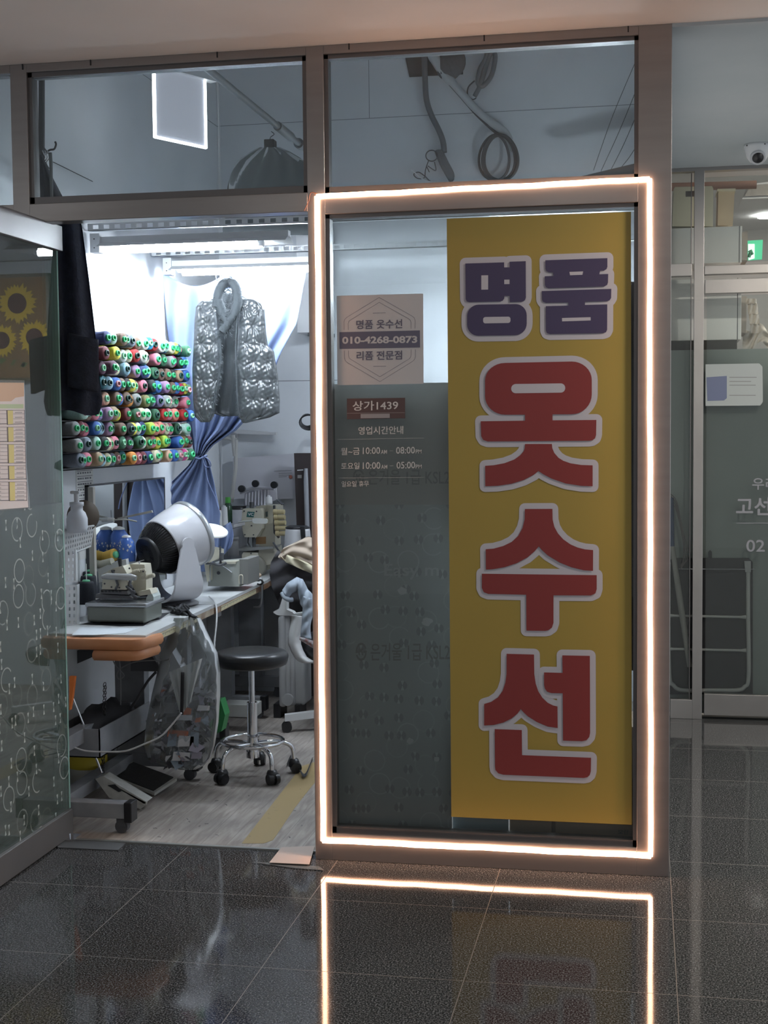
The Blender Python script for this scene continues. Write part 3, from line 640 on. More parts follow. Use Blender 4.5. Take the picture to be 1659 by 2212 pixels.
# ================================================================== CURTAIN, VEST
BLUE = mat('blue_cloth', (.175, .225, .38), .8, c2=(.155, .20, .345), ns=8)
cu = thing('blue_curtain', 'light blue cloth curtain draped from the lamp rail and gathered by a cord', 'curtain', tuple(aY(440, 1110, 2.2)))
UP = [(588, 352, 662), (620, 353, 655), (650, 356, 650), (700, 360, 640), (760, 368, 608), (820, 378, 585), (880, 395, 556), (930, 408, 510), (960, 416, 462), (985, 420, 440)]
def upper(u, v):
    y = 588+v*397; l, r = lr(UP, y); px = l+(r-l)*u
    sag = 30*math.sin(PI*min(u/.45, 1))*max(0, 1-v*4) if u < .45 else 0
    wob = .022*math.sin(u*40+v*6)*(.5+.5*v)+.03*math.sin(u*13-v*4)
    return aY(px, y+sag, 2.12+wob+.06*v)
obj('upper_drape', MB().sheet(upper, 110, 50), BLUE, cu, solid=.002)
LO = [(985, 418, 444), (1000, 412, 452), (1040, 372, 462), (1080, 330, 470), (1110, 300, 476), (1180, 262, 470), (1235, 250, 455)]
def lower(u, v):
    y = 985+v*250; l, r = lr(LO, y); return aY(l+(r-l)*u, y, 2.19+.025*math.sin(u*36)*(.3+.7*v)+.01*math.sin(u*15+v*5))
obj('lower_drape', MB().sheet(lower, 90, 24), BLUE, cu, solid=.002)
mb = MB(); mb.tube([aY(415, 987, 2.12), aY(430, 992, 2.10), aY(447, 984, 2.14)], .006, 8)
mb.tube(smoothpath([aY(440, 985, 2.10), aY(452, 995, 2.08), aY(455, 1007, 2.08), aY(444, 1008, 2.08), aY(438, 990, 2.10)]), .003, 6)
mb.tube(smoothpath([aY(440, 1000, 2.10), aY(450, 1040, 2.08), aY(465, 1075, 2.08), aY(472, 1100, 2.08)]), .003, 6)
obj('tie_cord', mb, mat('slate_cord', (.10, .13, .24), .8), cu)
def cloth2(u, v):
    px = 452+46*u; y = 1133+75*v-20*u*v+8*math.sin(u*4); return aY(px+6*math.sin(v*3), y, 2.35+.02*math.sin(u*14+v*3))
obj('blue_cloth', MB().sheet(cloth2, 20, 14), BLUE, label='blue cloth hanging from the table behind the white desk lamp', cat='cloth', solid=.002)

SILV = mat('silver_nylon', (.080, .088, .094), .33, c2=(.068, .076, .082), ns=10, bump=.2, bs=45, spec=.9)
LIN = mat('vest_lining', (.055, .062, .068), .5, bump=.3, bs=30, stretch=(3, 3, .6))
FUR = mat('grey_fur', (.07, .08, .088), .95)
vs = thing('quilted_vest', 'silver grey quilted vest with fur trim hanging on a hanger before the curtain', 'vest', tuple(aY(510, 910, 1.86)))
k_ = .3375
def cx2(x): return 130+x*.3375
def cy2(y): return 460+y*.3375
LP = [(560, 905, 985), (600, 868, 995), (700, 858, 1003), (800, 855, 1010), (900, 850, 1018), (1000, 845, 1020), (1100, 847, 1010), (1200, 850, 1000), (1300, 858, 985), (1340, 900, 955)]
RP = [(545, 1160, 1215), (570, 1150, 1280), (620, 1145, 1308), (700, 1140, 1312), (780, 1138, 1320), (850, 1135, 1330), (885, 1132, 1368), (950, 1128, 1378), (1000, 1125, 1386), (1100, 1128, 1398), (1200, 1135, 1406), (1280, 1138, 1404), (1310, 1145, 1340), (1345, 1168, 1190)]
def tuft(px, py, ox):
    """quilting: distance to a staggered grid of stitched points"""
    gx, gy = 92, 118; best = 9
    j0 = round((py-600)/gy)
    for j in (j0-1, j0, j0+1):
        off = (j % 2)*gx/2
        i0 = round((px-ox-off)/gx)
        for i in (i0-1, i0, i0+1):
            dx_, dy_ = (px-ox-off-i*gx)/gx, (py-600-j*gy)/gy
            best = min(best, math.hypot(dx_, dy_))
    return best
def tuft_a(px, py, ox):
    gx, gy = 92, 118; best = (9, 0); j0 = round((py-600)/gy)
    for j in (j0-1, j0, j0+1):
        off = (j % 2)*gx/2; i0 = round((px-ox-off)/gx)
        for i in (i0-1, i0, i0+1):
            dx_, dy_ = (px-ox-off-i*gx)/gx, (py-600-j*gy)/gy; best = min(best, (math.hypot(dx_, dy_), math.atan2(dy_, dx_)))
    return best[1]
def puff(tab, ox, Y0, side):
    y0, y1 = tab[0][0], tab[-1][0]
    def f(u, v):
        y = y0+(y1-y0)*v; l, r = lr(tab, y); x = l+(r-l)*u
        edge = min(1, min(u, 1-u)*6, min(v, 1-v)*9)**.5 if 0 < u < 1 and 0 < v < 1 else 0
        d = tuft(x, y, ox); a = math.atan2(y-600, x-ox)
        h_ = .016+.015*(1-math.exp(-(d*3.0)**1.3))+.0055*math.cos(9*tuft_a(x, y, ox)+y*.01)*math.exp(-d*2.2)+.0022*math.sin(x*.16+y*.09)*math.sin(y*.13-x*.05)
        return aY(cx2(x), cy2(y), Y0-side*edge*h_)
    return f
for tab, ox, nm in ((LP, 900, 'front_panel'), (RP, 1190, 'front_panel')):
    obj(nm, MB().sheet(puff(tab, ox, 1.84, 1), 44, 110).sheet(puff(tab, ox, 1.84, -.4), 20, 50), SILV, vs)
BK = [(500, 1040, 1110), (560, 990, 1150), (700, 985, 1148), (900, 1000, 1142), (1100, 1000, 1138), (1250, 985, 1140), (1285, 1000, 1138), (1300, 1060, 1120)]
def back(u, v):
    y = 500+800*v; l, r = lr(BK, y); return aY(cx2(l-20+(r-l+40)*u), cy2(y), 1.93+.008*math.sin(u*12+v*7)+.03*math.sin(u*PI))
obj('back_lining', MB().sheet(back, 20, 40), LIN, vs, solid=.006)
def fur_tube(path, r, name, n=420, L=.016):
    mb = MB(); P = smoothpath(path, 6); mb.tube(P, r, 10)
    for _ in range(n):
        p = random.choice(P); t = V((random.gauss(0, 1), random.gauss(-.5, 1), random.gauss(0, 1))).normalized()
        q_ = p+V((random.uniform(-1, 1)*r, 0, random.uniform(-1, 1)*r)); a_ = q_+t*r*.6; e = a_+t*L*random.uniform(.6, 1.4)+V((0, 0, -.006))
        s_ = t.orthogonal().normalized()*.0013; mb.add([a_-s_, a_+s_, e], [(0, 1, 2)], False)
    obj(name, mb, FUR, vs)
g = lambda x, y, Y=1.80: aY(cx2(x), cy2(y), Y)
fur_tube([g(1000, 600), g(1015, 510), g(1040, 460), g(1078, 445, 1.84), g(1115, 460), g(1130, 510), g(1135, 580), g(1110, 650), g(1080, 690), g(1050, 740)], .024, 'fur_collar', 1500, .02)
fur_tube([g(1010, 560), g(1040, 640), g(1070, 700), g(1040, 760)], .024, 'fur_collar', 700, .02)
fur_tube([g(1015, 760), g(1025, 900), g(1022, 1000), g(1010, 1100), g(990, 1200), g(965, 1300)], .008, 'fur_trim', 900, .013)
fur_tube([g(1145, 560), g(1130, 720), g(1125, 850), g(1128, 1000), g(1135, 1200), g(1150, 1300)], .005, 'fur_trim', 420, .010)
hg = thing('vest_hanger', 'wire hanger holding the silver quilted vest', 'hanger', tuple(aY(cx2(1078), cy2(420), 1.86)))
obj('hanger_wire', MB().tube(smoothpath([g(1078, 385, 1.86), g(1078, 460, 1.86), g(1077, 480, 1.86)]), .002, 6).tube([g(960, 560, 1.86), g(1077, 490, 1.86), g(1200, 550, 1.86)], .004, 6), CHROME, hg)
mb = MB()
for xx in (1000, 1022): mb.tube([aY(cx2(xx), cy2(370), 1.93), aY(cx2(xx), cy2(430), 1.93)], .003, 6)
obj('rail_hooks', mb, CHROME, label='pair of small wire hooks on the lamp rail beside the vest', cat='hook')

# ================================================================== ABOVE THE TRANSOM
p1 = aY(450, 150, .5); zp = p1.z
PIPE = mat('pipe_grey', (.22, .23, .24), .45, .4)
obj('overhead_pole', MB().cone((p1.x, .2, zp), (p1.x, 2.3, zp), .015, n=12).cone((p1.x, 1.55, zp), (p1.x, 1.80, zp), .022, n=12).cone((p1.x, 1.95, zp), (p1.x, 2.0, zp), .026, n=12), PIPE, label='grey overhead pole running back into the shop behind the left transom', cat='pole')
gb = thing('garment_bag', 'dark garment in a clear dust bag hanging from the overhead pole', 'garment', tuple(aY(570, 440, 1.75)))
GB = [(305, 568, 594), (318, 560, 604), (325, 545, 622), (345, 515, 655), (370, 500, 672), (400, 492, 690), (440, 486, 700), (500, 480, 705), (512, 482, 700)]
def gbf(s):
    def f(u, v):
        y = 318+v*190; l, r = lr(GB, y); return aY(l+(r-l)*u, y, 1.75-s*(.05*math.sin(PI*u)**.6+.006*math.sin(u*30+v*9)))
    return f
obj('garment', MB().sheet(gbf(.6), 30, 16).sheet(gbf(-.6), 30, 16), mat('dark_garment', (.09, .10, .11), .8), gb)
plas = glass_mat('dust_bag_plastic', (.93, .95, .95), 1.35, .16, .25)
obj('clear_bag', MB().sheet(gbf(1), 40, 20).sheet(gbf(-1), 30, 16), plas, gb)
obj('hanger', MB().box(aY(570, 320, 1.72), aY(598, 305, 1.78), .004).tube(smoothpath([aY(584, 306, 1.75), aY(584, 297, 1.75), aY(592, 290, 1.75), aY(586, 284, 1.75)]), .002, 6), BLACK, gb)
# hanging edge-lit acrylic panel
sgm = mat('edge_glow', (.95, .97, 1), .5, emit=SIGN)
A = aY(334, 297, 1.0); dv = V((math.sin(math.radians(27.5)), math.cos(math.radians(27.5)), 0)); d_ = ray(445, 317)
den = d_.x*dv.y-d_.y*dv.x; t_ = ((A-CAM).x*dv.y-(A-CAM).y*dv.x)/den; B = CAM+d_*t_; wv = V((B.x-A.x, B.y-A.y, 0)); H_ = .36
zl = A.z; el = thing('edge_lit_sign', 'blank clear panel with glowing white edges hanging behind the left transom', 'lit sign', (A+wv/2))
nrm = V((wv.y, -wv.x, 0)).normalized()*.004
def slab(a, b_, w_): return MB().prism([a+nrm*w_, b_+nrm*w_, b_-nrm*w_, a-nrm*w_], (0, 0, 0))
def quad3(mb, a, b_, z0, z1, th): n_ = nrm.normalized()*th; mb.prism([V((a.x, a.y, z0))+n_, V((b_.x, b_.y, z0))+n_, V((b_.x, b_.y, z0))-n_, V((a.x, a.y, z0))-n_], (0, 0, z1-z0)); return mb
Bx = A+wv; e_ = wv.normalized()*.008
pm = mat('acrylic_panel', (.62, .64, .72), .3, emit=.35, alpha=.6); 
obj('acrylic_panel', quad3(MB(), A, Bx, zl, zl+H_, .003), pm, el)
mb = MB(); quad3(mb, A, Bx, zl-.002, zl+.008, .005); quad3(mb, A-e_*.5, A+e_, zl, zl+H_, .005); quad3(mb, Bx-e_*.5, Bx+e_*.5, zl, zl+H_, .005)
obj('glowing_edge', mb, sgm, el)
ztp = aY(400, 158, A.y+wv.y/2).z
quad = quad3(MB(), A-wv*.25, Bx+wv*.18, ztp, ztp+.05, .022); obj('mounting_bar', quad, WM, el)
obj('suspension_wire', MB().cone(A+wv*.5+V((0, 0, ztp-zl+.04)), V((A.x+wv.x*.5, A.y+wv.y*.5, 4.2)), .003, n=6), WM, el)
# pipes and hoses on the back wall behind the right transom
YB = 3.05
hole = [aY(x, y, 3.09) for x, y in ((862, 60), (884, 166), (955, 162), (1000, 160), (1000, 60))]
obj('wall_opening', MB().prism(hole, (0, .008, 0)), mat('opening_dark', (.05, .052, .055), .9), label='dark cut-out in the upper wall where the hoses come out', cat='opening')
HG = mat('hose_grey', (.13, .14, .15), .6); HL = mat('insulated_pipe', (.50, .52, .53), .5, bump=.4, bs=40); HD = mat('cable_dark', (.07, .07, .075), .6)
ox, oy, s3 = 860, 90, 280/1659
def h3(x, y, Y=YB): return aY(ox+x*s3, oy+y*s3, Y)
hs = thing('drain_hose', 'grey hose hanging down the wall, left one behind the right transom', 'hose', tuple(h3(600, 1400)))
obj('hose', MB().tube(smoothpath([h3(330, -200), h3(335, 150), h3(345, 500), h3(365, 750), h3(430, 950), h3(520, 1130), h3(575, 1280), h3(590, 1420)]), .0165, 10), HG, hs)
mb = MB()
for k in range(3): mb.tube(smoothpath([h3(500+k*20, 1400), h3(560+k*25, 1550, YB-.02), h3(640+k*22, 1700, YB-.02), h3(690-k*10, 1780, YB-.02)]), .016, 8)
obj('folded_end', mb, HG, hs)
wr = thing('loose_wires', 'tangle of thin grey wires beside the end of the drain hose', 'wires', tuple(h3(300, 1780)))
mb = MB(); P = [h3(430+75*math.cos(t)*1.0, 1460+70*math.sin(t), YB-.03) for t in [2*PI*i/20 for i in range(20)]]; mb.tube(P, .0035, 6, closed=True)
mb.tube(smoothpath([h3(390, 1520), h3(350, 1640), h3(335, 1740), h3(250, 1750), h3(200, 1700), h3(260, 1670), h3(340, 1720), h3(420, 1790), h3(540, 1800), h3(650, 1810)]), .0032, 6)
mb.tube(smoothpath([h3(380, 1590), h3(480, 1650), h3(465, 1540)]), .0028, 6); mb.tube(smoothpath([h3(360, 1590), h3(400, 1670)]), .0028, 6)
obj('wire_bundle', mb, HD, wr)
obj('white_connector', MB().tube(smoothpath([h3(175, 1640), h3(290, 1740), h3(400, 1790), h3(560, 1800), h3(690, 1820)]), .005, 6), WHITE, wr)
ip = thing('insulated_pipe', 'pale wrapped pipe running diagonally down the upper wall behind the right transom', 'pipe', tuple(h3(1450, 1300)))
obj('pipe', MB().tube(smoothpath([h3(420, -150), h3(440, 150), h3(590, 400), h3(760, 600), h3(1000, 870), h3(1200, 1040), h3(1350, 1150), h3(1420, 1260), h3(1465, 1400)]), [.034]*8+[.030]*8+[.022]*14+[.024]*13+[.012]*6, 12), HL, ip)
obj('cable', MB().tube(smoothpath([h3(620, 500), h3(800, 700), h3(1000, 930), h3(1200, 1120), h3(1290, 1190)]), .0085, 8), HD, ip)
obj('wrapped_joint', MB().ball(h3(650, 330), .075, sc=(1, .5, 1)).ball(h3(720, 260, YB-.01), .06, sc=(1.1, .5, 1.4)), mat('wrap_dark', (.09, .095, .10), .8, bump=.6, bs=30), ip)
cc = thing('cable_coil', 'large coil of dark cable hanging at the end of the pale pipe', 'cable', tuple(h3(1290, 1790)))
for k, (rx, ry, ox2) in enumerate(((235, 300, 1270), (215, 290, 1290), (195, 285, 1300), (225, 295, 1310), (170, 290, 1250))):
    P = [h3(ox2+rx*math.cos(t)*(1+.12*math.sin(t)), 1485+ry*math.sin(t), YB-.012*k) for t in [2*PI*i/40 for i in range(40)]]
    obj('cable_loop', MB().tube(P, .0075, 8, closed=True), HD, cc)
lp = thing('hose_loop', 'looped grey flexible hose hanging right of the pale pipe', 'hose', tuple(h3(960, 740)))
obj('hose', MB().tube(smoothpath([h3(1140, -150), h3(1140, 100), h3(1120, 220), h3(1050, 350), h3(1020, 520), h3(1080, 570), h3(1180, 460), h3(1230, 300), h3(1240, 160), h3(1190, 140), h3(1150, 230), h3(1100, 400), h3(1050, 560), h3(980, 700)]), .014, 10), HG, lp)
obj('hose_wire', MB().tube(smoothpath([h3(980, 500), h3(900, 580), h3(890, 680), h3(950, 740), h3(1000, 720)]), .004, 6), HD, lp)
for k, (a_, b2) in enumerate((((1372, 135), (1282, 368)), ((1372, 200), (1298, 370)), ((1372, 255), (1318, 370)), ((1372, 320), (1338, 366)))):
    obj('taut_wire', MB().tube(smoothpath([aY(*a_, 2.9), aY((a_[0]+b2[0])/2+(2 if k else -4), (a_[1]+b2[1])/2, 2.9), aY(*b2, 2.9)]), .0018, 5), HD,
        label='thin dark wire behind the right transom, %s of four slanting wires' % ['longest and uppermost', 'second', 'third', 'shortest'][k], cat='wire', group='slanting wires')
obj('bracket_rail', MB().prism([aY(x, y, 2.6) for x, y in ((1225, 388), (1401, 346), (1401, 370), (1240, 396))], (0, .03, 0)), mat('bracket_dark', (.06, .055, .055), .6), label='dark angled bracket seen low in the right transom', cat='bracket')

# ================================================================== TABLES
LAM = mat('white_laminate', (.62, .63, .63), .3, c2=(.55, .56, .57), ns=6)
WOOD = mat('worn_wood_edge', (.22, .11, .06), .55, c2=(.32, .22, .15), ns=9, stretch=(1, 1, 6))
WORN = mat('worn_pale_edge', (.45, .38, .29), .6, c2=(.28, .20, .14), ns=14)
def table(nm, lab, x0, xa, y0, xb, y1, edge, cut=None):
    t = thing(nm, lab, 'table', ((x0+xa)/2, (y0+y1)/2, .004), 'sewing machine tables along the left wall')
    P = [V((x0, y0, .735)), V((xa, y0, .735)), V((xb, y1, .735)), V((x0, y1, .735))]
    obj('tabletop', MB().prism(P, (0, 0, .015)), LAM, t)
    P = [V((x0, y0, .705)), V((xa, y0, .705)), V((xb, y1, .705)), V((x0, y1, .705))]
    obj('wood_edge', MB().prism(P, (0, 0, .030)), edge, t)
    return t
t1 = table('machine_table', 'near sewing table with orange padded end under the grey overlock machine', -2.49, -2.0, .44, -2.025, 1.42, WORN)
t2 = table('machine_table', 'middle sewing table with a tape measure glued along its wood edge', -2.49, -2.015, 1.43, -2.06, 2.52, WOOD)
t3 = table('machine_table', 'far sewing table in the corner carrying the tall cream machine', -2.49, -2.065, 2.53, -2.09, 3.08, WOOD)
TAPE = mat('tape_measure', (.62, .56, .36), .6); 
def tape(t, ya, yb, xa, xb):
    mb = MB().prism([V((xa, ya, .709)), V((xb, yb, .709)), V((xb, yb, .731)), V((xa, ya, .731))], (.0015, 0, 0))
    o = obj('tape_measure', mb, TAPE, t); mm = MB(); n = int((yb-ya)/.012)
    for i in range(n):
        q_ = i/n; x = xa+(xb-xa)*q_+.0017; y = ya+(yb-ya)*q_; mm.box((x, y, .722 if i % 5 else .717), (x+.0004, y+.002, .730))
    obj('tape_marks', mm, INK, o)
tape(t2, 1.50, 2.22, -2.0155, -2.047); tape(t1, .62, 1.15, -2.003, -2.017)
def tleg(t, Y, x1=-1.99, col=True):
    obj('foot', bx((-2.48, Y-.03, .065), (x1, Y+.03, .125), .003), GREY, t)
    obj('end_cap', bx((x1-.012, Y-.033, .05), (x1+.02, Y+.033, .130), .004), BLACK, t)
    if col: obj('column', bx((-2.36, Y-.03, .125), (-2.22, Y+.03, .70), .002), GREY, t)
    if col: obj('arm', bx((-2.45, Y-.03, .665), (-2.06, Y+.03, .705), .002), GREY, t)
    obj('castor', MB().cone((x1-.03, Y-.016, .030), (x1-.03, Y+.016, .030), .026, n=16).box((x1-.048, Y-.02, .03), (x1-.012, Y-.017, .066)).box((x1-.048, Y+.017, .03), (x1-.012, Y+.02, .066)), DGREY, t)
tleg(t1, .20, -1.99, False); obj('floor_beam', bx((-2.34, .23, .07), (-2.28, 1.0, .12)), GREY, t1); tleg(t1, 1.02)
tleg(t2, 1.62, -2.05); tleg(t2, 2.35, -2.05); tleg(t3, 2.95, -2.10)
def c4(x, y, Y): return aY(130+x*.21097, 1380+y*.21097, Y)
obj('slanted_brace', MB().prism([c4(*p, .86) for p in ((890, 30), (985, -15), (1045, -40), (1265, 345), (1225, 420), (1100, 425))], (0, .07, 0)), mat('pale_grey_paint', (.36, .37, .38), .5), t1, label=None)
obj('crossbeam', bx((-2.33, .23, .30), (-2.27, 1.0, .36), .002), GREY, t1)
obj('drawer_pan', MB().box((-2.40, .42, .24), (-2.20, 1.0, .245)).box((-2.205, .42, .24), (-2.20, 1.0, .36)).box((-2.40, .42, .24), (-2.395, 1.0, .36)).box((-2.40, .42, .24), (-2.20, .425, .36)), GREY, t1)
obj('motor_panel', MB().prism([c4(*p, .9) for p in ((722, 180), (940, 175), (1040, 335), (722, 330))], (0, .05, 0)), DGREY, t1)
obj('side_panel', MB().prism([c4(*p, .9) for p in ((160, 120), (400, 120), (400, 150), (300, 200), (160, 260))], (0, .04, 0)), DGREY, t1)
PAD = mat('orange_vinyl_pad', (.50, .21, .09), .45, c2=(.46, .19, .08), ns=12)
def padshape(z0, z1, x0, x1, y0, y1, cut):
    """L-shaped padded edge: rounded outline extruded with softened rim"""
    P = [(x0, y0), (x1-.05, y0), (x1-.012, y0+.02), (x1, y0+.055), (x1+.018, y1), (x1-.012, y1+.01), (x1-.045, y0+.09), (x1-.08, y0+.075), (x0, y0+.075)]
    mb = MB(); cxm = sum(p[0] for p in P)/len(P); rings = []
    for z, k in ((z0, .92), (z0+.012, .995), ((z0+z1)/2, 1.0), (z1-.012, .995), (z1, .93)):
        inset = (1-k)*.12
        ring = []
        for i, p in enumerate(P):
            a_ = V((*P[i-1], 0)); b3 = V((*P[(i+1) % len(P)], 0)); d3 = (b3-a_).normalized(); n3 = V((-d3.y, d3.x, 0)); ring.append(V((p[0], p[1], z))+n3*inset)
        rings.append(ring)
    n = len(P); vs = [v for r_ in rings for v in r_]
    mb.add(vs, [(j*n+i, j*n+(i+1) % n, (j+1)*n+(i+1) % n, (j+1)*n+i) for j in range(4) for i in range(n)], True)
    mb.add(rings[0], [list(t_) for t_ in tessellate_polygon([rings[0]])], False); mb.add(rings[-1], [list(t_) for t_ in tessellate_polygon([rings[-1]])], False)
    return mb
obj('padded_edge', padshape(.698, .742, -2.47, -1.985, .36, .56, 0), PAD, t1)
obj('lower_pad', padshape(.655, .696, -2.20, -1.995, .36, .55, 0), PAD, t1)
# under-table odds and ends
LEV = mat('pale_metal', (.42, .42, .39), .5, c2=(.34, .34, .32), ns=30)
pdl = thing('foot_pedal', 'pale metal foot lever with a rod standing on the floor beneath the near table', 'pedal', tuple(aZ(300, 1745, .004)))
mb = MB()
for Y, d in ((.50, .012), (.56, .012)): mb.prism([c4(*p, Y) for p in ((360, 1435), (400, 1420), (885, 1680), (880, 1700), (820, 1745), (500, 1625))], (0, d, 0))
mb.prism([c4(*p, .50) for p in ((395, 1415), (440, 1405), (885, 1670), (860, 1690))], (0, .07, 0)); obj('lever', mb, LEV, pdl)
obj('rod', MB().tube([c4(425, 1370, .53), c4(240, 880, .50), c4(120, 580, .48)], .005, 8), CHROME, pdl)
obj('rubber_marks', MB().prism([c4(*p, .498) for p in ((485, 1500), (560, 1490), (630, 1560), (600, 1570))], (0, .002, 0)), BLACKM, pdl)
tr_ = thing('treadle_plate', 'black ribbed treadle plate in a grey frame on the floor under the table', 'treadle', tuple(aZ(310, 1690, .004)))
TR = [aZ(233, 1674, .05), aZ(286, 1645, .09), aZ(382, 1681, .06), aZ(334, 1713, .02)]
obj('frame', MB().prism([p+V((0, 0, -.012)) for p in TR], (0, 0, .012)), LEV, tr_)
ctr = sum(TR, V())/4; obj('ribbed_mat', MB().prism([ctr+(p-ctr)*.90+V((0, 0, .001)) for p in TR], (0, 0, .004)), mat('rubber_mat', (.03, .03, .03), .7, bump=.8, bs=220), tr_)
obj('support', MB().box((ctr.x-.1, ctr.y-.02, .004), (ctr.x+.02, ctr.y+.02, ctr.z-.01)), GREY, tr_)
chn = MB()
for i in range(34):
    a_ = c4(455-i*.6+(6 if i % 2 else 0), 470+i*27, .60); chn.tube([a_+V((.006*math.cos(t), 0 if i % 2 else .006*math.sin(t), .009*math.sin(t))) for t in [2*PI*k/8 for k in range(8)]], .0016, 5, closed=True)
obj('treadle_chain', chn, BLACK, label='thin black chain hanging down to the foot lever under the near table', cat='chain')
obj('orange_handle', MB().prism([c4(*p, .35) for p in ((92, 385), (148, 388), (122, 600), (100, 730), (92, 730))], (0, .02, 0)), mat('orange_foam', (.75, .20, .04), .8, bump=.3, bs=200), label='bright orange foam handle hanging under the near table by the door', cat='handle')
can = thing('paint_can', 'yellow and white tin standing on the floor under the table', 'tin', tuple(aZ(170, 1715, .004)))
cc_ = aZ(168, 1712, .004)+V((0, .12, 0))
obj('can_body', MB().lathe(cc_, [(0, 0), (.085, 0), (.085, .13), (.0, .13)], n=24), mat('tin_white', (.48, .47, .42), .5), can)
obj('yellow_band', MB().lathe(cc_, [(.086, .09), (.086, .16), (0, .16)], n=24), mat('tin_yellow', (.55, .42, .03), .5), can)
obj('black_bin', MB().prism([c4(*p, 1.15) for p in ((265, 1220), (400, 1170), (400, 1500), (270, 1520))], (0, .12, 0)), BLACKM, label='black bin on the floor behind the yellow tin', cat='bin')
obj('dark_cloth_pile', MB().ball((-2.30, .72, .33), .09, sc=(.9, 2.6, .9), fn=lambda d: 1+.15*math.sin(d.x*7+d.y*5)), BLACKM, label='black cloth lying in the grey pan under the near table', cat='cloth')
CORDW = mat('white_cord', (.55, .55, .56), .5)
obj('power_cord', MB().tube(smoothpath([aY(x, y, .33) for x, y in ((120, 1608), (152, 1612), (185, 1622), (230, 1624), (272, 1622), (310, 1608), (345, 1592), (366, 1572), (392, 1540))]), .0035, 8), CORDW, label='white power cord looping under the near table from the doorway to the clear bag', cat='cord')
fc = [aZ(452, 1288, .76), aZ(464, 1298, .76)]
obj('fan_cord', MB().tube(smoothpath([fc[0], aY(466, 1305, 1.35), aY(468, 1340, 1.25), aY(464, 1380, 1.2), aY(460, 1420, 1.15), aY(440, 1470, 1.1), aY(425, 1500, 1.05)]), .004, 8), CORDW, label='white fan cord hanging over the table edge above the stool', cat='cord')
DC = mat('grey_cable', (.05, .05, .055), .6)
mb = MB().tube(smoothpath([c4(520, 160, .8), c4(560, 260, .8), c4(610, 320, .8), c4(655, 380, .8), c4(600, 415, .8), c4(580, 360, .8), c4(640, 290, .8), c4(800, 230, .8), c4(1090, 215, .8), c4(1120, 170, .8)]), .0025, 6)
mb.tube(smoothpath([c4(590, 160, .8), c4(615, 310, .8), c4(618, 760, .8), c4(600, 1130, .8)]), .003, 6)
obj('loose_wire', mb, mat('wire_grey', (.22, .22, .23), .5), label='thin grey wires tied in a loop under the near table', cat='wire')
obj('black_cable', MB().tube(smoothpath([c4(470, 800, .85), c4(560, 755, .85), c4(720, 700, .85), c4(820, 560, .85), c4(900, 430, .85), c4(980, 340, .85)]), .006, 8), DC, label='thick dark cable curving behind the clear rubbish bag', cat='cable')
sw = thing('switch_box', 'cream motor switch box with red and green buttons below the table edge', 'switch', tuple(aY(412, 1370, 1.30)))
def c3(x, y, Y): return aY(130+x*.33755, 1000+y*.33755, Y)
obj('housing', MB().prism([c3(*p, 1.30) for p in ((825, 1025), (885, 1005), (888, 1065), (832, 1090))], (-.03, .04, 0)), CREAM, sw)
obj('red_button', MB().prism([c3(*p, 1.295) for p in ((836, 1042), (848, 1038), (850, 1062), (838, 1066))], (0, .006, 0)), mat('red_plastic', (.5, .03, .03), .4), sw)
obj('green_button', MB().prism([c3(*p, 1.295) for p in ((852, 1037), (864, 1033), (866, 1058), (854, 1062))], (0, .006, 0)), mat('teal_plastic', (.04, .25, .2), .4), sw)
tg = thing('black_strap', 'tangle of black straps hanging over the near table edge', 'strap', tuple(aY(405, 1330, 1.2)))
mb = MB()
for k in range(6):
    pts = [aZ(362+k*7+random.uniform(-4, 4), 1309+random.uniform(-6, 3), .765)]+[aY(385+random.uniform(-16, 26), 1312+random.uniform(-8, 14), 1.05) for _ in range(3)]+[aY(405+k*5, 1325+random.uniform(0, 16), 1.02)]
    mb.tube(smoothpath(pts), .006, 6)
obj('strap', mb, BLACKM, tg)

# ---- rubbish bag
BG = [(1335, 378, 432), (1370, 366, 448), (1410, 350, 468), (1450, 342, 474), (1500, 330, 474), (1560, 318, 470), (1610, 313, 462), (1640, 322, 452), (1655, 360, 436), (1663, 392, 420)]
def bagf(s):
    def f(u, v):
        y = 1335+v*328; l, r = lr(BG, y); l -= 2; r += 2
        cr_ = math.sin(u*23+v*14)*.004+math.sin(u*17-v*25)*.004+abs(math.sin(v*31+u*19))*.004
        dep = (.115*math.sin(PI*u)**.55)*(.35+.65*math.sin(PI*min(1, .15+v*.9)))
        return aY(l+(r-l)*u, y, .87-s*dep*.9-s*cr_*math.sin(PI*u))
    return f
BAGM = glass_mat('clear_bag_plastic', (.86, .87, .89), 1.3, .15, .28)
bg = thing('rubbish_bag', 'clear plastic bag of fabric scraps hanging from the near table beside the stool', 'bag', tuple(aY(400, 1660, .87)))
obj('bag_film', MB().sheet(bagf(1), 60, 70).sheet(bagf(-1), 40, 40), BAGM, bg)
obj('bag_handle', MB().sheet(lambda u, v: aY(365+72*u*(1-v*.7)+25*v, 1452+95*v-30*u, .76+.01*math.sin(u*20)), 16, 12), glass_mat('milky_plastic', (.9, .9, .92), 1.4, .45, .2), bg)
obj('bag_strap', MB().sheet(lambda u, v: aY(391+7*u-2*v, 1452+92*v, .75), 2, 8), BLACKM, bg, solid=.002)
SC = [mat('scrap_%s' % n_, c_, .8) for n_, c_ in (('white', (.6, .6, .62)), ('grey', (.20, .20, .22)), ('dark', (.06, .06, .07)), ('rust', (.45, .14, .07)), ('bluegrey', (.25, .30, .36)), ('lilac', (.30, .28, .34)))]
mb = MB()
